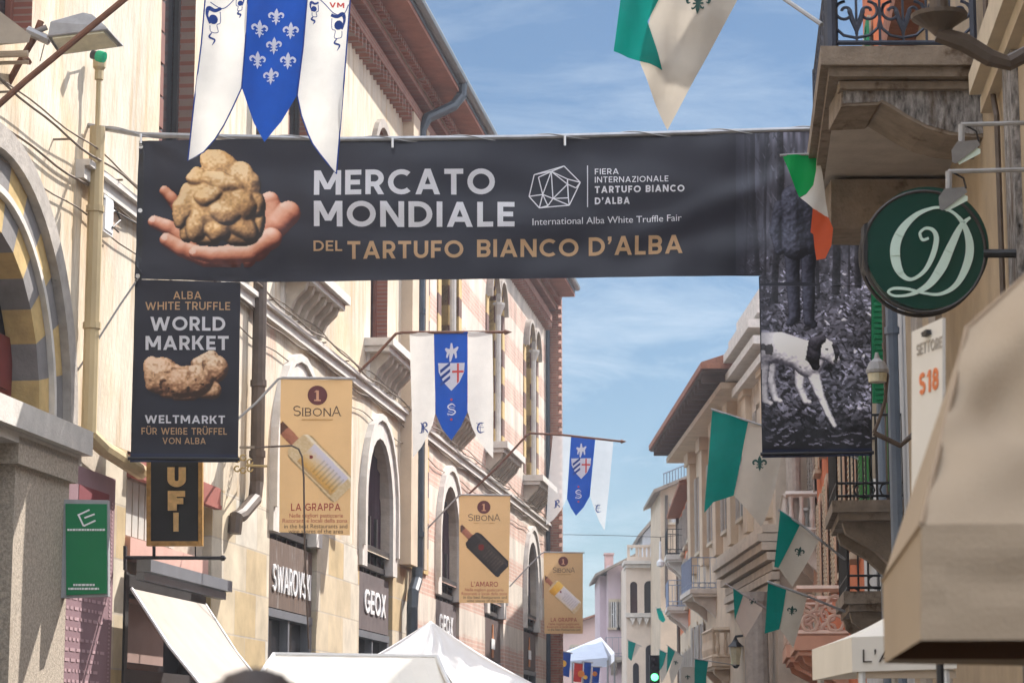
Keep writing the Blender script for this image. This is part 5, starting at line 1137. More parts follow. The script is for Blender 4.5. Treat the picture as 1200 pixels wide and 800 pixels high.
# ================================================================== SAND-COLOURED HANGING BANNERS
def spirits_banner(label, d, q, pole, cir, head, headcap, title, tt, tcap, lines, bottle, ph):
    root = thing('hanging_banner', label, 'banner', np.mean([P(x, y, d) for x, y in q], axis=0), 'sand banners for spirits on arms along the left facade'); mf = wavemap(d, .014, .09, .03, ph)
    sheet('cloth', [q], mf, M_SIB, root, step=6, smooth=True)
    w = MB(); w.tube([P(*p) for p in pole], .018, 8); w.build('arm', M_GALV, root)
    sheet('seal', [circ(cir[0], cir[1], cir[2])], mf, M_MAROON, root, lift=.005)
    r = cir[2]; sheet('seal_numeral', [[(cir[0] - r * .12, cir[1] - r * .5), (cir[0] + r * .14, cir[1] - r * .5), (cir[0] + r * .14, cir[1] + r * .5), (cir[0] - r * .12, cir[1] + r * .5)], [(cir[0] - r * .34, cir[1] + r * .44), (cir[0] + r * .34, cir[1] + r * .44), (cir[0] + r * .34, cir[1] + r * .58), (cir[0] - r * .34, cir[1] + r * .58)], [(cir[0] - r * .34, cir[1] - r * .3), (cir[0] - r * .1, cir[1] - r * .55), (cir[0] - r * .08, cir[1] - r * .35)]], mf, mat('copper_print', (.62, .33, .2), .6), root, lift=.009)
    x0, x1, yb = head; wS = (x1 - x0) * .17
    T = word('S', x0, yb, x0 + wS * .92, headcap * 1.25, .09, serif=.05) + word('IBON', x0 + wS * 1.1, yb, x1 - wS * 1.25, headcap, .11, track=.2, serif=.1) + word('A', x1 - wS * 1.1, yb, x1, headcap * 1.25, .09, serif=.09)
    sheet('lettering', T, mf, M_INK, root, lift=.005)
    sheet('rule', line([(x0 + wS, yb + headcap * .45), (x1 - wS, yb + headcap * .45)], headcap * .12), mf, mat('ochre_print', (.45, .26, .08), .7), root, lift=.005)
    sheet('lettering', word(title, tt[0], tt[2], tt[1], tcap, .15, track=.16, serif=.1), mf, M_REDPR, root, lift=.005)
    for k, (a, b, y, c, t) in enumerate(lines): sheet('lettering', bword(t, a, y, b, c), mf, M_REDPR if k < 2 else M_INK, root, lift=.005)
    fn, x0, x1, y0, y1 = bottle_print(*bottle); qx = [p[0] for p in q]; gx = lambda X, Y: (lambda c, a: (c, a * (X > min(qx) + 1.2) * (X < max(qx) - 1.8)))(*fn(X, Y))
    picture('bottle_picture', x0, x1, y0, y1, .8, gx, mf, root, lift=.006)
    return root
def bottle_print(kind, p0, p1, hw):
    ax = np.array(p1, float) - p0; ln = np.linalg.norm(ax); ax /= ln
    def fn(X, Y):
        dx, dy = X - p0[0], Y - p0[1]; a = (dx * ax[0] + dy * ax[1]) / ln; u = (-dx * ax[1] + dy * ax[0]) / hw; au = np.abs(u)
        body = (a > -.02) & (a < 1.02) & (au < 1 - .35 * np.clip((.10 - a) / .12, 0, 1) ** 2 - .12 * np.clip((a - .97) / .05, 0, 1)); neck = (a > -.36) & (a <= .0) & (au < .36)
        n1 = vnoise(X, Y, 1.6, 7) - .5; sh = 1 - .55 * u ** 2 * .6
        if kind == 'dark': g = ramp(.35 + .35 * np.exp(-((u + .6) / .12) ** 2) + .12 * n1 + .1 * (1 - au), [(20, 17, 19), (46, 40, 43), (92, 84, 86)])
        else: g = ramp(.55 - .3 * (au > .88) + .5 * np.exp(-((u + .8) / .1) ** 2) + .2 * n1, [(120, 100, 72), (206, 182, 140), (240, 228, 204)])
        lab = (a > .2) & (a < .9) & (au < .78)
        if kind == 'pale': L_ = ramp(.5 - u * .45 + .08 * n1, [(140, 128, 128), (206, 160, 84), (214, 190, 150), (206, 202, 216), (216, 212, 226)])
        elif kind == 'dark': L_ = ramp(.4 + .2 * n1 - .2 * u, [(36, 31, 30), (66, 57, 52), (104, 92, 80)])
        else: L_ = ramp(.6 - u * .3 + .1 * n1, [(196, 170, 120), (214, 206, 206), (226, 222, 230)])
        ln_ = (np.sin(a * 96) > .35) & (u > -.5) & (u < .55) & (a > .42); L_ = np.where(ln_[..., None], L_ * (.86 if kind != 'dark' else 1.35), L_)
        c = np.where(lab[..., None], L_, g)
        if kind == 'amber': c = np.where(((a > .04) & (a < .26))[..., None] & body[..., None], ramp(.6 - .4 * u + .2 * n1, [(170, 110, 20), (232, 176, 60), (246, 206, 110)]), c)
        seal = ((a - .3) * ln / hw) ** 2 + (u + .05) ** 2 < (.3 if kind == 'dark' else .12) ** 2; c = np.where(seal[..., None], np.array([120, 34, 30]), c)
        nk = ramp(.55 - .5 * u + .15 * n1, [(70, 40, 30), (168, 108, 84), (206, 150, 120)]) * np.where(a < -.24, .55, 1)[..., None]; c = np.where(neck[..., None] & ~body[..., None], nk, c)
        return c, (body | neck).astype(float)
    pad = hw * 1.6 + ln * .1; return fn, min(p0[0], p1[0]) - pad, max(p0[0], p1[0]) + pad * .7, min(p0[1], p1[1]) - pad, max(p0[1], p1[1]) + pad * .7
tx = ['Nelle migliori pasticcerie', 'Ristoranti e locali della zona', 'in the best Restaurants and', 'wine stores of the area']
s1 = spirits_banner('large sand banner titled La Grappa with a clear slanted bottle, nearest on the left facade', 33.2, [(329, 444), (413, 445), (410, 627), (327, 623)],
    [(268, 500, 33.2), (300, 472, 33.2), (326, 444, 33.2), (332, 442.5, 33.2), (417, 443.5, 33.2)], (372, 463, 11.5), (344, 399.5, 487.5), 9.5, 'LA GRAPPA', (341, 399, 598), 8.5,
    [(339, 402, 606, 5, tx[0]), (331, 407, 612, 5, tx[1]), (333, 407, 618.5, 5, tx[2]), (338, 402, 624.5, 5, tx[3])],
    ('pale', (347, 518.5), (403.5, 576), 19), .3)
s2 = spirits_banner('middle sand banner titled L’Amaro with a black slanted bottle', 49, [(538, 580), (598, 581), (596, 706), (538, 706)],
    [(497, 623, 49), (515, 604, 49), (537, 581, 49), (541, 579.5, 49), (600, 580, 49)], (567, 594, 7.8), (548.7, 586, 610), 6.5, 'L’AMARO', (552, 583.6, 687), 6,
    [(545, 590, 692.3, 3.6, tx[0]), (541, 594, 696.8, 3.6, tx[1]), (543, 594, 701, 3.6, tx[2]), (547, 590, 705, 3.4, tx[3])],
    ('dark', (552, 630), (590.5, 668), 12), 1.2)
s3 = spirits_banner('smallest sand banner, past the banded palazzo, with a yellow-necked slanted bottle', 62, [(637, 647), (683, 648), (683, 742), (638, 742)],
    [(597, 687, 62), (612, 671, 62), (634, 648.5, 62), (638, 646.5, 62), (685, 647.3, 62)], (660, 657.5, 5.8), (648, 673.5, 670.5), 5, 'LA GRAPPA', (645.5, 676, 728), 4.6,
    [(643, 679, 732, 2.8, tx[0]), (641, 681, 735.3, 2.8, tx[1]), (642, 680, 738.6, 2.8, tx[2])],
    ('amber', (647.5, 685), (678, 713), 9), 2.2)
w = MB(); w.tube([P(300, 524, 31.5), P(342, 522, 31.5), P(350, 526, 31.5), P(354, 535, 31.5), P(356, 560, 31.5), P(357, 640, 31.5), P(362, 760, 31.5)], .014, 6)
a_, b_ = P(300, 524, 31.5), L.P(282, 524, .15); w.tube([a_, (a_ + b_) / 2, b_], .02, 6); tag(w.build('hanging_cable', M_PIPE_BR), 'thin cable drooping from a short arm in front of the large sand banner', 'cable')

# ================================================================== PENNANTS WITH GREEN LILY
def pennant(label, d, teal, white, lily=None, pole=None, ph=0, amp=.032, group='green and white pennants on the right facades', rp=.016):
    root = thing('pennant', label, 'flag', np.mean([P(x, y, d) for x, y in teal], axis=0), group); mf = wavemap(d, amp, .13, .03, ph)
    k = max(2.5, 220 / d); ws = wavemap(d + .02, amp, .13, .03, ph)
    sheet('green_half', [teal], mf, M_TEAL, root, step=k, smooth=True)
    if white: 
        c = sheet('cream_half', [white], ws, M_CCLOTH, root, step=k, smooth=True)
        if lily: sheet('lily', fleur(*lily), ws, mat('dark_green_print', (.012, .06, .05), .7), c, lift=.006, step=k)
    if pole: w = MB(); w.tube([P(*p) for p in pole], rp, 7); w.build('pole', M_GALV, root)
    return root
pennant('biggest pennant, green fold over cream, hanging into the sky beside the stone balcony', 20, [(744, -108), (731, -30), (719, 61), (748, 71), (776, 83.5), (768, 55), (759, 24), (772, 0), (790, -40), (800, -82)], [(790, -86), (868, -45), (864, 0), (824, 75), (782, 153), (767, 118), (750, 74), (762, 20)], (818, 3, 16, .1), [(741, -112, 20), (870, -45, 20), (915, -4, 20), (963, 29, 19.5)], .4, .035, rp=.02)
pennant('large green and cream pennant under the right end of the fair banner', 36, [(835, 480), (877, 494), (869, 535), (860, 580), (836, 588), (825, 601), (830, 540)], [(877.4, 494), (921, 509), (915, 540), (908, 575), (897, 608), (892, 617), (876, 598), (860.4, 580), (869, 540)], (890, 543, 9.5, .0), [(833, 479, 36), (880, 494, 36), (925, 509, 36), (1012, 540, 36)], 1.4)
pennant('small pennant tilted left, upper of two in front of the orange house', 30, [(914, 598), (938, 614), (925, 640), (912, 665), (907, 664)], [(938, 614), (960, 632), (945, 660), (929, 687), (921, 676), (912.3, 665)], (937, 646, 6.5, .25), [(912, 597, 30), (940, 615, 30), (962, 633, 30), (990, 655, 30.5)], 2.2)
pennant('small pennant with a square green half, lower of two in front of the orange house', 30.5, [(900, 682), (922, 690), (918, 714), (913, 737), (896, 742)], [(922, 690), (946, 698), (938, 730), (929, 759), (921, 747), (913, 735)], (928, 715, 6.2, .1), [(899, 681, 30.5), (946, 698, 30.5), (990, 716, 31)], 3.0)
pennant('sunlit small pennant on a thin slanting pole beside the stone columns', 57, [(859, 689), (871, 697), (866, 712), (861, 726)], [(871, 697), (894, 712), (884, 730), (873.5, 746), (867, 735), (861.3, 724)], (882, 704, 4.6, .5), [(849, 683, 57), (875, 698, 57), (940, 738, 57.5)], 1.1)
pennant('tiny pennant of only a green scrap by the windows of the corner house', 100, [(769, 713), (774, 711.5), (780, 726), (777, 729), (772, 725)], None, None, [(768, 711, 100), (781, 718, 100), (800, 728, 99)], .2)
pennant('tiny pennant, green and pale, below the bay of the corner house', 96, [(736, 750), (745, 753), (740, 774), (736, 770)], [(745, 753), (750, 757), (745, 766), (741, 771)], None, [(735, 749, 96), (752, 757, 96)], .9)
pennant('tiny pennant with a narrow long green half above the traffic light', 92, [(773, 761), (781, 764), (777, 779), (771, 789)], [(781, 764), (787, 770), (781, 790), (775, 800), (773, 788)], None, [(772, 760, 92), (790, 769, 92)], 1.9)
pennant('tiny pennant with a white half marked by a lily, right of the traffic light', 90, [(782.5, 756), (791, 763), (786, 777), (781, 789)], [(791, 763), (801, 770), (794, 788), (787, 803), (784, 786)], (792, 776, 3, .3), [(781, 755, 90), (802, 770, 90)], 2.6)
pennant('tiny pennant with a broad dark green half, rightmost of the far ones', 69, [(814, 772), (830, 774), (828, 790), (827, 803), (814, 803)], [(798, 781), (814, 781), (814, 803), (798, 803)], (806, 793, 3.4, 0), [(812, 771, 69), (838, 775, 69), (862, 779, 69.5)], .1)
# Italian tricolour in front of the banner
IT = thing('tricolour_flag', 'green, white and orange-red flag drooping in front of the printed forest', 'flag', P(950, 250, 21)); mfi = wavemap(21, .02, .16, .05, .8)
M_FG = mat('flag_green', S(10, 165, 85), .75, .08, transl=.35); M_FR = mat('flag_red', (.72, .13, .05), .75, .08, transl=.35)
sheet('green_band', [[(917, 182), (957, 181.5), (956, 200), (953, 217), (945, 227), (937, 230.5), (927, 208)]], mfi, M_FG, IT, step=4, smooth=True)
sheet('white_band', [[(957, 181.5), (960, 187), (967, 225), (971, 255), (962, 250), (952, 245), (938, 231), (945, 227.3), (953, 217.3), (956, 200)]], mfi, M_WCLOTH, IT, step=4, smooth=True)
sheet('red_band', [[(952, 244), (962, 249.6), (971, 254.5), (976, 268), (974, 288), (967, 303), (957, 304.5), (955, 290), (953.5, 274), (950, 272)]], mfi, M_FR, IT, step=4, smooth=True)
w = MB(); w.tube([P(914, 182, 21), P(963, 180, 21)], .012, 7); w.build('rod', M_GALV, IT)
# bright flags at the far end
def far_flag(label, x0, x1, y0, y1, m, disc, dm, sl=3, d=78):
    root = thing('small_flag', label, 'flag', P((x0 + x1) / 2, y0, d), 'bright flags at the end of the street'); mf = wavemap(d, .02, .4, .1, x0)
    c = sheet('cloth', [[(x0, y0), (x1, y0 + sl), (x1 - 2, y1), (x0 - 1, y1 - sl)]], mf, m, root, step=3, smooth=True); sheet('disc', [circ(*disc, n=12)], mf, dm, c, lift=.03)
    w = MB(); w.tube([P(x0 - 2, y0 - .4, d), P(x1 + 2, y0 + sl, d)], .02, 6); w.tube([P(x0 - 2, y0 - .4, d), P(x0 - 2, 868, d)], .03, 6); w.build('pole', M_GALV, root)
M_YD = mat('yellow_disc', (.75, .45, .08), .7); M_ODC = mat('orange_disc', (.7, .25, .06), .7); M_RF = mat('red_flag_cloth', (.62, .07, .06), .75, transl=.3); M_DB = mat('deep_blue_cloth', (.03, .09, .38), .75, transl=.3)
far_flag('blue flag with a yellow patch against the brick house corner', 657, 669, 762, 793, M_DB, (660, 777, 4), M_YD)
far_flag('red flag with an orange disc at the end of the street', 673, 683, 776, 799, M_RF, (681, 789, 4), M_ODC, 1)
far_flag('taller blue flag beside the red flag', 684.5, 693, 775, 801, M_DB, (686, 793, 2.5), M_YD, 1, 79)
far_flag('shorter blue flag with an orange disc beside the lilac house', 694.5, 703.5, 781, 800, M_DB, (697, 789, 3), M_ODC, 0, 80)

# ================================================================== SIGNS AND FITTINGS, LEFT
US = thing('hanging_sign', 'black hanging shop sign in a gold frame with gold letters UFI below the banner', 'sign', P(148, 660, 27.5)); fu = CF(27.5)
w = MB(); w.ppx(fu, [(176, 470), (235, 470), (235, 637), (176, 637)], -.03, .03); w.build('board', mat('black_sign_board', (.025, .025, .025), .5), US)
w = MB()
for q in ([(173, 466), (178, 466), (178, 640), (173, 640)], [(233.5, 466), (238.5, 466), (238.5, 640), (233.5, 640)], [(178.2, 634.5), (233.3, 634.5), (233.3, 640), (178.2, 640)], [(178.2, 466), (233.3, 466), (233.3, 471), (178.2, 471)]): w.ppx(fu, q, -.045, .05)
w.build('frame', mat('gilt_frame', (.48, .27, .08), .45, .35, 14), US)
T = word('U', 196.5, 570.5, 218, 23, .3) + word('F', 197, 598, 217, 23, .3) + word('I', 203.5, 622.5, 209.5, 22, 1.0)
w = MB()
for k, q in enumerate(T): w.ppx(fu, q, .032, .062 + .0006 * (k % 7))
w.build('lettering', M_GOLDL, US)
w = MB(); w.tube([P(148, 653, 27.5), P(258, 653.5, 27.5)], .022, 8); w.lathe(P(258, 653.5, 27.5), [(.022, 0), (.035, .02), (.03, .05), (.001, .07)], 8, ax=(1, 0, 0)); w.tube([P(180.5, 640, 27.5), P(180.5, 653, 27.5)], .02, 6); w.tube([P(229, 640, 27.5), P(229, 653, 27.5)], .008, 6)
w.ppx(fu, [(146, 640), (149, 640), (149, 668), (146, 668)], -.08, .02); w.build('bracket', M_IRON, US)
GS = thing('box_sign', 'green projecting box sign with a white logo on the granite pier', 'sign', P(72, 700, 25.2)); fg = CF(25.2)
w = MB(); w.ppx(fg, [(71, 586), (129, 587), (129, 699), (73, 701)], -.12, .0); w.build('case', M_GALV, GS)
w = MB(); w.ppx(fg, [(77, 590), (125.5, 590.5), (125.5, 695), (78, 697)], .003, .02); pn = w.build('panel', M_GREEN2, GS)
T = line([(92, 603), (98, 616)], 2) + line([(91, 603.5), (105, 597)], 2) + line([(99, 606.5), (111, 602)], 2) + line([(98, 616), (112, 609.5)], 2)
for y, a, b in ((620.5, 79, 123), (685, 86, 111), (689.5, 80, 116)):
    x = a
    while x < b: l_ = 1.5 + 3 * random.random(); T += line([(x, y), (min(b, x + l_), y - .2)], 2.4); x += l_ + .8
w = MB()
for k, q in enumerate(T): w.ppx(fg, q, .022, .026 + .0004 * (k % 5))
w.build('lettering', M_WHITEL, pn)
w = MB(); w.ppx(fg, [(66, 684), (73, 684), (73, 697), (66, 697)], -.1, -.02); w.ppx(fg, [(66, 588), (71, 588), (71, 599), (66, 599)], -.1, -.02); w.build('bracket', M_IRON, GS)
M_FAINT = mat('faint_print', (.46, .30, .32), .7)
PO = thing('wall_poster', 'mauve printed poster with pale lines of text on the wall behind the green box sign', 'poster', L.P(105, 800, .05))
pz = [L.px(x, y, .04) for x, y in ((78, 540), (136, 548))]; a0, a1 = pz[0][0], pz[1][0]
w = MB(); w.box(L, a0, a1, .01, .04, 1.3, pz[0][1]); w.build('sheet', mat('mauve_paper', (.26, .155, .175), .7, .12, 2), PO)
w = MB(); w.box(L, a0 + .45, a1 - .25, .042, .046, pz[0][1] - .75, pz[0][1] - .2); w.build('title_block', mat('dark_red_print', (.20, .04, .05), .7), PO)
w = MB()
for k in range(24):
    z = pz[0][1] - 1.0 - k * .11; x = a0 + .12; xe = a1 - .35 - (.9 * random.random() if k % 4 == 3 else .1 * random.random())
    while x < xe: l_ = .05 + .12 * random.random(); w.box(L, x, x + l_, .042, .046, z, z + .034); x += l_ + .06
w.build('text_lines', M_FAINT, PO)
w = MB()
for k in range(60): z = pz[0][1] - .3 - k * .045; w.box(L, a1 - .14, a1 - .09, .042, .046, z, z + .02)
w.build('text_lines', M_FAINT, PO)
# shop awning
AW = thing('shop_awning', 'white canvas shop awning let down under a grey cassette beside the black hanging sign', 'awning', L.pt(4, .3, 2.4))
w = MB(); w.box(L, 2.0, 5.9, .13, .3, 3.6, 3.74); w.box(L, 2.0, 5.9, .13, .22, 3.5, 3.596); w.build('cassette', mat('awning_cassette', (.17, .18, .20), .4, .1), AW)
A_, B_ = L.P(154, 689, .26), L.P(241, 708, .26); C_, D_ = L.P(316, 812, 1.35), L.P(243, 812, 1.3)
w = MB(); n = 10
for i in range(n):
    for j in range(n):
        f = lambda u, v: (A_ * (1 - u) + B_ * u) * (1 - v) + (D_ * (1 - u) + C_ * u) * v - np.array([0, 0, .06 * math.sin(math.pi * v)])
        w.add([f(i / n, j / n), f((i + 1) / n, j / n), f((i + 1) / n, (j + 1) / n), f(i / n, (j + 1) / n)], [(0, 1, 2, 3)])
w.build('canvas', M_SHOPAWN, AW, smooth=True, merge=True)
w = MB(); w.tube([A_, (A_ + D_) / 2 + np.array([0, 0, -.06]), D_], .018, 6); w.tube([B_, (B_ + C_) / 2 + np.array([0, 0, -.06]), C_], .018, 6); w.tube([D_, C_], .03, 6); w.build('arms', M_WHITEFR, AW)
# floodlights near the top left
def hull(name, groups, mats_, par, smooth=False):
    bm = bmesh.new()
    for p in groups: bm.verts.new([float(q) for q in p])
    bmesh.ops.convex_hull(bm, input=bm.verts[:]); bm.verts.index_update(); w = MB(); w.v = [tuple(v.co) for v in bm.verts]
    for f in bm.faces: w.f.append([v.index for v in f.verts]); w.m.append(0)
    bm.free(); return w.build(name, mats_, par)
FL = thing('floodlight', 'grey floodlight with a yellowed glass pointing down, clamped on a pole at the top left', 'lamp', P(90, 62, 23.2))
rim = [(56, 42, 23.0), (126, 34, 23.0), (144, 53, 23.3), (70, 63, 23.3)]
hull('housing', [P(*p) for p in rim] + [P(*p) for p in ((59, 26, 23.0), (97, 15, 23.05), (108, 17, 23.05), (60, 25, 23.35), (100, 18, 23.35), (124, 31, 23.0))], M_GALV, FL)
gl = [np.mean([P(*p) for p in rim], 0) * .14 + P(*p) * .86 for p in rim]; w = MB(); w.hexa([p + np.array([0, -.02, -.03]) for p in gl], [p + np.array([0, .0, .03]) for p in gl]); w.build('glass', M_LAMPGL, FL)
w = MB(); rr = [P(*p) + np.array([0, -.004, -.004]) for p in rim]
w.tube(rr + [rr[0]], .012, 6); w.tube([P(32, 36, 23.2), P(58, 48, 23.2)], .05, 8); w.tube([P(36, 40, 23.2), P(55, 32, 23.2)], .03, 8); w.tube([P(50, 60, 23.15), P(47, 72, 23.15), P(52, 52, 23.1)], .006, 5); w.build('mount', M_STEEL, FL)
F2 = thing('floodlight', 'second grey floodlight seen from the side, cut off by the left edge', 'lamp', P(-5, 60, 23))
hull('housing', [P(*p) for p in ((-45, 8, 22.8), (-2, 12, 22.8), (36, 41, 22.8), (34, 50, 22.8), (-45, 52, 22.8), (-45, 20, 23.3), (30, 47, 23.2), (-20, 55, 23.2))], mat('tan_housing', (.36, .31, .25), .5, .2), F2)
w = MB(); w.tube([P(-60, 66, 22.9), P(33, 63, 22.9)], .035, 8); w.tube([P(-60, 76, 23), P(34, 73, 23)], .02, 8); w.build('bars', mat('pale_wood_bar', (.46, .36, .26), .7), F2)
w = MB(); w.tube([P(48, 25, 23.25), P(40, 45, 23.25), P(22, 75, 23.4), P(6, 105, 23.6)], .035, 8); a_ = L.P(-30, 150, .0); w.tube([P(6, 105, 23.6), (P(6, 105, 23.6) + a_) / 2, a_], .035, 8); w.tube([P(34, 73, 23), P(28, 66, 23.35)], .03, 6); w.build('stay', M_RUST, F2)
GL = thing('signal_lamp', 'little green signal lamp in a black cap at the top of the ochre pipe', 'lamp', L.P(100, 80, .2))
p = P(108, 64, 25.6); w = MB(); w.lathe(p, [(.05, 0), (.05, .07)], 12, ax=(.9, -.3, -.3)); w.build('cap', M_IRON, GL)
w = MB(); q = p + np.array([.9, -.3, -.3]) * .072; w.lathe(q, [(.062, 0), (.066, .04), (.06, .085), (.001, .09)], 14, ax=(.9, -.3, -.3)); w.build('lens', M_LED, GL)
w = MB(); w.lathe(L.pt(.0, .14, 8.98), [(.03, 0), (.07, .06), (.075, .16), (.03, .2)], 12); w.tube([L.pt(0, .14, 9.18), p], .012, 6); w.tube([L.pt(0, .14, 8.9), L.pt(.0, .14, 9.0)], .05, 8); w.build('stem', M_PIPE_YE, GL)
JB = thing('junction_box', 'small white junction box with loose wires on the plaster beside the ochre pipe', 'box', L.P(114, 270, 0))
a, z = L.px(109, 271, .0); a2, z2 = L.px(121, 236, 0); w = MB(); w.box(L, a, a2, 0, .12, z, z2); w.box(L, a + .02, a2 - .02, .121, .13, z + .03, z2 - .03); w.build('case', M_WHITEFR, JB)
w = MB(); w.tube([L.P(113, 236, .08), L.P(120, 231, .12), L.P(128, 238, .1), L.P(136, 246, .1), L.P(141, 258, .12), L.P(132, 266, .14), L.P(139, 272, .12)], .012, 5); w.tube([L.P(122, 252, .06), L.P(134, 247, .1), L.P(160, 262, .08)], .01, 5); w.build('wires', M_IRON, JB)
CB = MB()
for dz, n, r, ph in ((.02, .2, .014, 0), (.10, .17, .01, 1.5), (-.28, .07, .014, .7), (-.62, .05, .01, 2.1)):
    CB.tube([L.pt(s, n, 7.95 + dz + .03 * math.sin(s * 1.1 + ph) + .02 * math.sin(s * 2.7 + ph)) for s in np.linspace(-4, 44, 120)], r, 5)
for s in np.arange(-3, 44, 1.9): CB.box(L, s, s + .02, .0, .2, 7.94, 7.96)
tag(CB.build('cable_bundle', mat('dusty_cable', (.20, .15, .11), .7, .3)), 'bundle of dusty cables clipped along the string course of both palazzi', 'cables')
w = MB()
for cx, cy in ((285, 536), (285, 551), (293, 541), (293, 549), (278, 538), (278, 549)):
    w.tube([P(cx + 3.2 * math.cos(a), cy + 3.2 * math.sin(a), 33) for a in np.linspace(0, 5.4, 12)], .012, 5)
w.tube([P(288, 545, 33), P(312, 546, 33)], .018, 6); w.tube([P(312, 546, 33), L.P(306, 546, .25)], .018, 6)
tag(w.build('iron_scroll', mat('gilt_iron', (.42, .30, .12), .5)), 'small gilded wrought iron scroll sticking out beside the brown drainpipe', 'bracket')

# ================================================================== STALLS
TE = thing('gazebo', 'white pointed market gazebo with creased canvas before the sign boards', 'gazebo', (P(505, 727, 30) * [1, 1, 0]))
pk = P(505, 727, 30); cs_ = [np.array([pk[0] + 1.52 * a, 30 + 1.52 * b, 2.2]) for a, b in ((-1, -1), (1, -1), (1, 1), (-1, 1))]
w = MB(); n = 26
for k in range(4):
    a, b = cs_[k], cs_[(k + 1) % 4]
    def f(u, v):
        p = pk * (1 - v) + (a * (1 - u) + b * u) * v; nn = np.cross(b - a, pk - a); nn /= np.linalg.norm(nn); nn *= np.sign(nn[2])
        return p + nn * ((-.13 * math.sin(math.pi * v) * (.4 + .6 * math.sin(math.pi * u))) + .016 * math.sin(u * 38 + v * 9) * v * (1 - v) * 3 * math.sin(math.pi * u) + .012 * math.sin((u + v) * 31 + 2 * math.sin(u * 9)) * math.sin(math.pi * u) * math.sin(math.pi * v))
    for i in range(n):
        for j in range(n): w.add([f(i / n, j / n), f((i + 1) / n, j / n), f((i + 1) / n, (j + 1) / n), f(i / n, (j + 1) / n)], [(0, 1, 2, 3)])
    w.add([a, b, b - np.array([0, 0, .25]), a - np.array([0, 0, .25])], [(0, 1, 2, 3)])
w.build('canopy', M_TENT, TE, smooth=True, merge=True)
for c in cs_: w = MB(); w.tube([c * [.995, 1, 0] , c + np.array([0, 0, -.02])], .025, 6); w.build('leg', M_WHITEFR, TE)
ST = thing('stall', 'low cream stall roof with hipped ends along the bottom edge under the shop signs', 'market stall', P(410, 868, 20) * [1, 1, 0])
r0, r1 = P(321, 766, 20.4), P(512, 769, 20.4); e = [P(283, 822, 19.4), P(536, 824, 19.4)]; e2 = [np.array([e[0][0] - .1, 21.6, e[0][2]]), np.array([e[1][0] + .1, 21.6, e[1][2]])]
w = MB()
def patch(w, a, b, c, d, n=12, sag=.04, rip=.008):
    for i in range(n):
        for j in range(n):
            def f(u, v): return (a * (1 - u) + b * u) * (1 - v) + (d * (1 - u) + c * u) * v - np.array([0, 0, sag * math.sin(math.pi * v) + rip * math.sin(u * 40) * math.sin(math.pi * v)])
            w.add([f(i / n, j / n), f((i + 1) / n, j / n), f((i + 1) / n, (j + 1) / n), f(i / n, (j + 1) / n)], [(0, 1, 2, 3)])
patch(w, r0, r1, e[1], e[0]); patch(w, r0, r1, e2[1], e2[0]); patch(w, r0, r0, e2[0], e[0]); patch(w, r1, r1, e2[1], e[1])
w.build('canopy', M_AWN, ST, smooth=True)
for p in e + e2: w = MB(); w.tube([p * [1, 1, 0], p - np.array([0, 0, .02])], .03, 6); w.build('leg', M_STEEL, ST)
w = MB(); w.tube([r0, r1], .02, 6); w.tube([r1, e[1]], .02, 6); w.tube([r0, e[0]], .02, 6); w.build('frame', M_WHITEFR, ST)
FT = thing('gazebo', 'distant blue-white gazebo roof below the pink house at the street end', 'gazebo', P(690, 868, 96) * [1, 1, 0])
q = [P(640, 776, 94), P(712, 770, 94), P(720, 764, 100), P(650, 768, 100)]; pk2 = P(704, 746, 97)
w = MB()
for a, b in zip(q, q[1:] + q[:1]): w.add([a, b, pk2], [(0, 1, 2)]); w.add([a, b, b - np.array([0, 0, .35]), a - np.array([0, 0, .35])], [(0, 1, 2, 3)])
w.build('canopy', mat('blue_white_canvas', (.62, .68, .80), .8, .1, transl=.3), FT)
for p in q: w = MB(); w.tube([p * [1, 1, 0], p - np.array([0, 0, .1])], .04, 6); w.build('leg', M_STEEL, FT)

# ================================================================== SIGNS AND FITTINGS, RIGHT
DS = thing('round_sign', 'round dark green sign with an ornate pale letter D on the right', 'sign', P(1155, 297, 16)); fd = CF(16)
w = MB(); w.ppx(fd, circ(1083, 295, 71.5, 71, 64), -.13, 0); w.build('disc', M_GREENSG, DS)
w = MB(); cpt = [fd.P(x, y, 0) for x, y in circ(1083, 295, 71.5, 71, 64)]; w.tube(cpt + [cpt[0]], .012, 6); w.tube([p + np.array([0, .13, 0]) for p in cpt + [cpt[0]]], .014, 6); w.build('rim', M_FRAME, DS)
Z3_ = lambda pts: [(960 + x / 4.2125, 170 + y / 4.2125) for x, y in pts]
Dd = brush(Z3_([(745, 358), (700, 400), (650, 500), (605, 600), (550, 680), (490, 722), (430, 742), (370, 744), (340, 725), (370, 708), (440, 712), (520, 732), (600, 735), (675, 690), (725, 600), (743, 510), (725, 420), (680, 350), (620, 315), (560, 312), (480, 345), (410, 415), (375, 500), (382, 590), (415, 648), (460, 662), (520, 620), (562, 540), (578, 460), (560, 420), (525, 412), (497, 435), (510, 468), (540, 460)]),
           np.array([12, 26, 40, 48, 36, 22, 14, 12, 12, 14, 14, 12, 16, 26, 38, 40, 28, 16, 13, 14, 24, 40, 48, 44, 26, 16, 20, 26, 24, 18, 14, 13, 14, 12]) / 4.2125)
w = MB()
for k, q in enumerate(Dd): w.ppx(fd, q, .003, .009 + .0006 * (k % 9))
w.build('letter', M_MINT, DS)
w = MB(); w.tube([P(1153, 297, 16), P(1225, 297, 15.9)], .03, 8); w.ppx(fd, [(1009, 268), (1013, 266), (1013, 325), (1009, 320)], -.14, .01); w.build('bracket', M_IRON, DS)
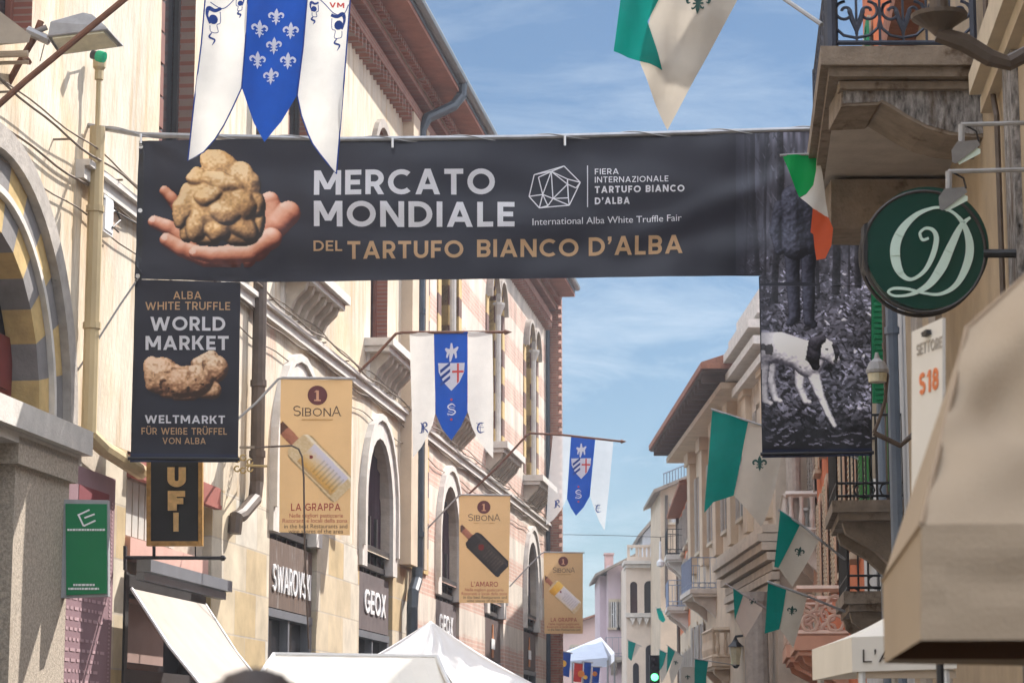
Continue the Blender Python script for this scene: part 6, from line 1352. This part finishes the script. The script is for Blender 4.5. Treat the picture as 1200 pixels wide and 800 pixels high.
def spot(label, x, y, d):
    root = thing('spotlight', label, 'lamp', P(x, y, d)); w = MB(); k = d / F; fr = CF(d)
    w.tube([P(x - 1, y, d), P(x + 95, y - 2.5, d - .05)], .016, 7); w.tube([P(x, y, d), P(x, y + 24, d)], .022, 7); w.build('arm', M_GALV, root)
    hull('housing', [fr.P(x + a, y + b, n) for n in (-.05, .07) for a, b in ((-11, 44), (-12, 30), (-5, 20), (18, 18), (22, 24), (-7, 46))], M_STEEL, root)
    hull('lens', [fr.P(x + a, y + b, n) for n in (-.04, .06) for a, b in ((-6, 42), (18, 27), (22, 29), (22, 34), (-3, 47))], M_LAMPW, root)
    w = MB(); w.tube([P(x + 6, y + 2, d), P(x + 17, y + 8, d), P(x + 20, y + 20, d)], .007, 5); w.build('wire', M_IRON, root)
spot('upper of two small grey spotlights on rods above the round green sign', 1127, 146, 15.6); spot('lower small grey spotlight overlapping the rim of the round green sign', 1112, 201, 15.3)
LB = thing('wall_lantern', 'dark cast lantern bracket with a dish jutting in before the stone balcony railing', 'lamp', P(1185, 60, 14))
w = MB(); w.tube([P(1098, 40, 14), P(1130, 50, 14), P(1160, 68, 14), P(1182, 74, 14), P(1215, 57, 14), P(1330, 20, 13.5)], [.05, .06, .055, .05, .05, .05], 8); w.build('arm', M_PIPE_BR, LB)
w = MB(); c = P(1101, 38, 14); w.lathe(c, [(.03, -.02), (.07, .02), (.165, .085), (.17, .11), (.14, .115), (.06, .12), (.055, .2), (.09, .24), (.09, .26)], 18); w.build('dish', M_PIPE_BR, LB)
w = MB(); w.lathe(c + np.array([0, 0, .262]), [(.1, 0), (.17, .45), (.001, .46)], 6); w.build('glass', M_LAMPGL, LB)
w = MB(); w.lathe(c + np.array([0, 0, .725]), [(.2, 0), (.12, .12), (.04, .2), (.001, .3)], 6); w.build('cap', M_PIPE_BR, LB)
SL = thing('wall_lantern', 'old street lantern on a bent iron arm right of the printed dog picture', 'lamp', P(1085, 500, 24))
w = MB(); w.tube([P(1096, 492, 24), P(1072, 507, 24), P(1055, 522, 24), P(1024, 507, 24)], .028, 7); w.tube([P(1024, 507, 24), P(1030, 492, 24), P(1037, 470, 24), P(1040, 440, 24), P(1036, 428, 24)], .018, 7); w.build('arm', M_PIPE_BR, SL)
c = P(1028, 436, 24); w = MB(); w.lathe(c, [(.11, -.01), (.115, .02), (.08, .1), (.03, .14), (.015, .2)], 14); w.build('shade', M_GALV, SL); w = MB(); w.lathe(c + np.array([0, 0, -.012]), [(.09, -.09), (.1, -.002)], 14); w.build('glass', M_LAMPGL, SL)
SE = thing('sector_sign', 'white hanging board reading Settore S18 between the round sign and the beige canopy', 'sign', P(1090, 868, 9) * [1, 1, 0])
q = [P(1072, 389, 9), P(1108, 372.5, 8.71), P(1108, 600, 8.71), P(1071.5, 600, 9)]
nn = np.cross(q[1] - q[0], q[3] - q[0]); nn /= np.linalg.norm(nn); nn *= -np.sign(nn[1]); fs_ = Fr(q[0], (q[1] - q[0]) * [1, 1, 0] / np.linalg.norm((q[1] - q[0])[:2]), nn * [1, 1, 0] / np.linalg.norm(nn[:2]))
w = MB(); w.ppx(fs_, [(1072, 389), (1108, 372.5), (1108, 600), (1071.5, 600)], -.012, 0); w.build('board', mat('white_board', (.74, .72, .69), .5, .05), SE)
w = MB()
for k, t in enumerate(word('SETTORE', 1074.5, 417, 1104, 13.5, .16, 407)): w.ppx(fs_, t, .001, .0025 + .0003 * (k % 5))
w.build('lettering', M_GREYST, SE)
w = MB()
for k, t in enumerate(word('S18', 1077.5, 463.5, 1100, 26, .2, 455.5)): w.ppx(fs_, t, .001, .0025 + .0003 * (k % 5))
w.build('lettering', mat('orange_letter', (.75, .22, .08), .5), SE)
w = MB(); w.ppx(fs_, [(1085, 390), (1091, 386), (1092, 391), (1086, 395)], .0, .02); w.tube([fs_.P(1090, 381, -.05), fs_.P(1090, 381, -.05) * [1, 1, 0]], .015, 6); w.build('post', M_IRON, SE)
# big beige market canopy in the foreground
UM = thing('market_canopy', 'large beige market canopy, out of focus, filling the lower right corner', 'market stall', P(1250, 868, 5.2) * [1, 1, 0])
A_, B_, Cc = P(1080, 614, 4.5), P(1480, 612, 4.5), P(1034, 680, 6.06); D_ = np.array([B_[0] + .2, 6.1, Cc[2]]); K_, M_ = P(1133, 385, 5.0), P(1300, 235, 5.1)
dn = np.array([0, 0, -.215]); w = MB()
def patch2(w, a, b, c, d, n=14, amp=.012, ph=0):
    def f(u, v): 
        e = math.sin(math.pi * u) * math.sin(math.pi * v); return (a * (1 - u) + b * u) * (1 - v) + (d * (1 - u) + c * u) * v + np.array([0, -1, .3]) * (e * (amp * math.sin(u * 9 + v * 5 + ph) + amp * math.sin(v * 11 - u * 4)) + .35 * amp * math.exp(-5 * u) * math.sin(v * 17 + u * 9) * math.sin(math.pi * v))
    for i in range(n):
        for j in range(n): w.add([f(i / n, j / n), f((i + 1) / n, j / n), f((i + 1) / n, (j + 1) / n), f(i / n, (j + 1) / n)], [(0, 1, 2, 3)])
patch2(w, A_, B_, M_, K_, amp=.05, n=26); patch2(w, Cc, A_, K_, K_, ph=1, amp=.008); patch2(w, D_, Cc, K_, M_, ph=2); patch2(w, B_, D_, M_, M_, ph=3)
w.build('roof', M_TAN, UM, smooth=True, merge=True)
w = MB(); out = np.array([-.015, -.02, 0])
patch2(w, A_ + dn + out * .7, B_ + dn, B_, A_, amp=.006); patch2(w, Cc + dn * .95, A_ + dn + out * .7, A_, Cc, amp=.004); patch2(w, D_ + dn, Cc + dn * .95, Cc, D_, amp=.004); patch2(w, B_ + dn, D_ + dn, D_, B_, amp=.004)
w.build('valance', M_TAN, UM, smooth=True)
w = MB(); w.tube([Cc, A_], .005, 6); w.tube([A_, K_], .006, 6); w.tube([K_, M_], .006, 6); w.build('seams', mat('seam_tape', (.36, .27, .19), .9), UM)
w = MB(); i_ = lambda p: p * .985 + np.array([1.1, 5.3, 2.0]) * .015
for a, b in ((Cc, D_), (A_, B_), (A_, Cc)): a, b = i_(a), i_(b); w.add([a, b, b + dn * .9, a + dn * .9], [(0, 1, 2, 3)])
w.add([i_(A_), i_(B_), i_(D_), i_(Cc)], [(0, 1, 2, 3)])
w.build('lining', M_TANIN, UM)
pp = (B_ + D_) / 2 - np.array([.25, 0, 0]); w = MB(); w.tube([pp * [1, 1, 0], pp], .03, 8); w.build('pole', M_STEEL, UM)
w = MB(); w.lathe(pp * [1, 1, 0], [(.3, 0), (.3, .05), (.05, .08), (.05, .3)], 14); w.build('base', M_IRON, UM)
LA = thing('stall', 'white stall with lettering L’A on its valance, half behind the beige canopy', 'market stall', P(1050, 868, 12.5) * [1, 1, 0]); fl = CF(12)
a0, b0 = P(998, 746, 12), P(1120, 742, 12); h_ = .17; bk = np.array([0, 1.6, 0])
w = MB(); pk3 = (a0 + b0) / 2 + np.array([.25, .8, .26])
for a, b in ((a0, b0), (b0, b0 + bk), (b0 + bk, a0 + bk), (a0 + bk, a0)): patch(w, a, b, pk3, pk3, 10, .03, .002)
for a, b in ((a0, b0), (b0, b0 + bk), (b0 + bk, a0 + bk), (a0 + bk, a0)): w.add([a, b, b - np.array([0, 0, h_]), a - np.array([0, 0, h_])], [(0, 1, 2, 3)])
w.build('canopy', M_AWN, LA, smooth=False)
w = MB()
for k, t in enumerate(word('L’A', 1011, 775.5, 1047, 15, .1, 775)): w.ppx(fl, t, .004, .007 + .0004 * (k % 5))
w.build('lettering', M_INK, LA)
w = MB(); w.box(fl, a0[0] + .03, b0[0], -.06, -.02, a0[2] - h_ - .03, a0[2] - h_ + .01); w.build('beam', mat('pale_beam', (.52, .42, .32), .7), LA)
for p in (a0, b0, a0 + bk, b0 + bk): w = MB(); p = p + np.array([.05 if p[0] < 2 else -.05, .03, 0]); w.tube([p * [1, 1, 0], p - np.array([0, 0, .05])], .02, 6); w.build('leg', M_WHITEFR, LA)
# small things far off
w = MB(); c = P(767, 793, 84); rt = thing('traffic_light', 'traffic light showing green, far down the street', 'traffic light', c * [1, 1, 0]); fr = CF(84)
w.box(fr, c[0] - .17, c[0] + .17, -.12, .1, c[2] - .22, c[2] + .75); w.build('case', M_IRON, rt); w = MB(); w.tube([c * [1, 1, 0], c - np.array([0, 0, .22])], .06, 8); w.build('post', M_IRON, rt)
gm = bpy.data.materials.new('lit_green_lens'); gm.use_nodes = True; gb = gm.node_tree.nodes['Principled BSDF']; gb.inputs['Emission Color'].default_value = (.05, 1, .25, 1); gb.inputs['Emission Strength'].default_value = 2.5
w = MB(); w.lathe(c + np.array([0, -.1, 0]), [(.13, 0), (.12, .04), (.001, .06)], 12, ax=(0, -1, 0)); w.build('lit_lens', gm, rt)
w = MB(); w.lathe(c + np.array([0, -.1, .3]), [(.12, 0), (.11, .04), (.001, .06)], 12, ax=(0, -1, 0)); w.lathe(c + np.array([0, -.1, .58]), [(.12, 0), (.11, .04), (.001, .06)], 12, ax=(0, -1, 0)); w.build('unlit_lens', M_DARK, rt)
for lab, px, py, d in (('dark wall lantern under the sunlit small pennant by the stone columns', 862, 766, 70),):
    rt = thing('wall_lantern', lab, 'lamp', P(px, py, d)); c = P(px, py, d); w = MB(); w.lathe(c, [(.12, -.3), (.2, .2), (.001, .21)], 6); w.build('glass', M_LAMPGL, rt); w = MB(); w.lathe(c + np.array([0, 0, .21]), [(.26, 0), (.1, .15), (.02, .3)], 6); w.lathe(c + np.array([0, 0, -.4]), [(.05, 0), (.14, .1)], 6); w.tube([c + np.array([0, 0, .5]), c + np.array([.4, 0, .55]), c + np.array([.9, 0, .3])], .04, 6); w.build('cap', M_IRON, rt)
w = MB(); c = P(773.5, 640, 95); rt = thing('hanging_lamp', 'white lamp hung on a wire before the bay-windowed corner house', 'lamp', c)
w.lathe(P(774, 661, 95), [(.001, -.12), (.16, -.05), (.16, .1), (.06, .2), (.04, .9), (.001, .92)], 10); w.build('shade', M_WHITEFR, rt); w = MB(); w.tube([P(660, 626, 95), P(720, 627, 95), P(774, 629, 95), P(840, 622, 95)], .012, 5); w.tube([P(774, 629, 95), P(774, 640, 95)], .02, 5); w.build('wire', M_IRON, rt)

# ================================================================== A PASSER-BY, only the crown of the head in view
def skin_mesh(name, joints, edges, sub=2):
    me = bpy.data.meshes.new(name); me.from_pydata([j[:3] for j in joints], edges, []); ob = bpy.data.objects.new(name, me); COL.objects.link(ob)
    m = ob.modifiers.new('skin', 'SKIN'); sv_ = me.skin_vertices[0].data
    for i, j in enumerate(joints): sv_[i].radius = (j[3], j[4] if len(j) > 4 else j[3]); sv_[i].use_root = (i == 0)
    s = ob.modifiers.new('sub', 'SUBSURF'); s.levels = sub; s.render_levels = sub
    bpy.context.view_layer.update(); m2 = bpy.data.meshes.new_from_object(ob.evaluated_get(bpy.context.evaluated_depsgraph_get()))
    v = [tuple(q.co) for q in m2.vertices]; f = [list(p.vertices) for p in m2.polygons]
    bpy.data.objects.remove(ob); bpy.data.meshes.remove(me); bpy.data.meshes.remove(m2); return v, f
PX, PY = P(298, 800, 3.1)[0], 3.1
def world_mb(v, f): w = MB(); w.v = [(x + PX, y + PY, z) for x, y, z in v]; w.f = f; w.m = [0] * len(f); return w
PER = thing('person', 'person with brown hair, only the blurred crown of the head showing at the bottom', 'person', (PX, PY, 0))
J = [(0, 0, .95, .14, .1), (0, 0, 1.15, .13, .095), (0, 0, 1.36, .16, .1), (0, 0, 1.45, .07, .06), (0, -.0, 1.52, .052), (0, .015, 1.585, .072, .085), (0, .01, 1.66, .075, .09),
     (-.19, 0, 1.39, .055), (-.24, -.02, 1.12, .042), (-.23, .08, .88, .032), (-.225, .12, .78, .03, .02), (.19, 0, 1.39, .055), (.24, .03, 1.12, .042), (.25, .0, .88, .032), (.25, .01, .78, .03, .02),
     (-.1, 0, .88, .085), (-.1, .12, .5, .056), (-.1, .1, .1, .04), (-.1, .22, .04, .035), (.1, 0, .88, .085), (.1, -.06, .5, .056), (.1, -.2, .12, .04), (.1, -.1, .04, .035)]
E_ = [(0, 1), (1, 2), (2, 3), (3, 4), (4, 5), (5, 6), (2, 7), (7, 8), (8, 9), (9, 10), (2, 11), (11, 12), (12, 13), (13, 14), (0, 15), (15, 16), (16, 17), (17, 18), (0, 19), (19, 20), (20, 21), (21, 22)]
body = world_mb(*skin_mesh('body', J, E_)).build('body', M_SKIN, PER, smooth=True)
gr = lambda ids, k: [tuple(list(J[i][:3]) + [r * k for r in J[i][3:]]) for i in ids]
world_mb(*skin_mesh('jk', gr([0, 1, 2, 3, 7, 8, 9, 11, 12, 13], 1.22), [(0, 1), (1, 2), (2, 3), (2, 4), (4, 5), (5, 6), (2, 7), (7, 8), (8, 9)])).build('jacket', M_JACKET, PER, smooth=True)
world_mb(*skin_mesh('tr', gr([0, 15, 16, 17, 19, 20, 21], 1.18), [(0, 1), (1, 2), (2, 3), (0, 4), (4, 5), (5, 6)])).build('trousers', M_JEANS, PER, smooth=True)
for i, j in ((17, 18), (21, 22)): world_mb(*skin_mesh('sh', gr([i, j], 1.35), [(0, 1)], 1)).build('shoe', M_SHOE, PER, smooth=True)
for sd in (-1, 1):
    w = MB(); hx, hy, hz = J[10 if sd < 0 else 14][:3]
    for k in range(4): w.tube([(PX + hx, PY + hy - .02 + k * .016, hz + .0), (PX + hx - sd * .005, PY + hy - .02 + k * .017, hz - .05), (PX + hx - sd * .02, PY + hy - .018 + k * .016, hz - .085 + abs(k - 1.4) * .008)], [.009, .008, .006], 6)
    w.tube([(PX + hx, PY + hy + .03, hz + .04), (PX + hx - sd * .01, PY + hy + .055, hz + .0), (PX + hx - sd * .02, PY + hy + .055, hz - .03)], [.011, .009, .007], 6); w.build('fingers', M_SKIN, PER, smooth=True)
w = MB(); n, m_ = 20, 14; hv = []
for j in range(m_ + 1):
    ph = math.pi * .62 * j / m_
    for i in range(n):
        a = 2 * math.pi * i / n; r = 1 + .03 * math.sin(i * 5 + j * 3); low = 1 if math.sin(a) < .4 else .62
        pj = ph * low; hv.append((PX + .088 * r * math.sin(pj) * math.cos(a), PY + .01 + .105 * r * math.sin(pj) * math.sin(a), 1.645 + .098 * r * math.cos(pj)))
w.add(hv, [(j * n + i, j * n + (i + 1) % n, (j + 1) * n + (i + 1) % n, (j + 1) * n + i) for j in range(m_) for i in range(n)]); w.build('hair', M_HAIR, PER, smooth=True)
w = MB()
for sx_ in (-.03, .03): w.lathe((PX + sx_, PY + .088, 1.635), [(.001, 0), (.011, .004), (.001, .012)], 8, ax=(0, 1, 0))
w.build('eyes', M_WHITEFR, PER)
w = MB(); w.add([(PX - .012, PY + .095, 1.60), (PX + .012, PY + .095, 1.60), (PX, PY + .125, 1.605), (PX, PY + .095, 1.645)], [(0, 1, 2), (0, 2, 3), (1, 3, 2)]); w.tube([(PX - .022, PY + .094, 1.572), (PX, PY + .1, 1.57), (PX + .022, PY + .094, 1.572)], .005, 6); w.build('nose_and_mouth', M_SKIN, PER)

# ================================================================== THE AIR OF THE STREET
hz = MB(); hz.hexa([(-70, -60, -1), (70, -60, -1), (70, 230, -1), (-70, 230, -1)], [(-70, -60, 24), (70, -60, 24), (70, 230, 24), (-70, 230, 24)])
hm = bpy.data.materials.new('haze_air'); hm.use_nodes = True; hn = hm.node_tree.nodes; hn.remove(hn['Principled BSDF'])
pv = hn.new('ShaderNodeVolumePrincipled'); pv.inputs['Color'].default_value = (.86, .92, 1, 1); pv.inputs['Density'].default_value = .0010; pv.inputs['Anisotropy'].default_value = .3
hm.node_tree.links.new(pv.outputs[0], hn['Material Output'].inputs['Volume'])
tag(hz.build('haze', hm, origin=(0, 0, -1)), kind='stuff')
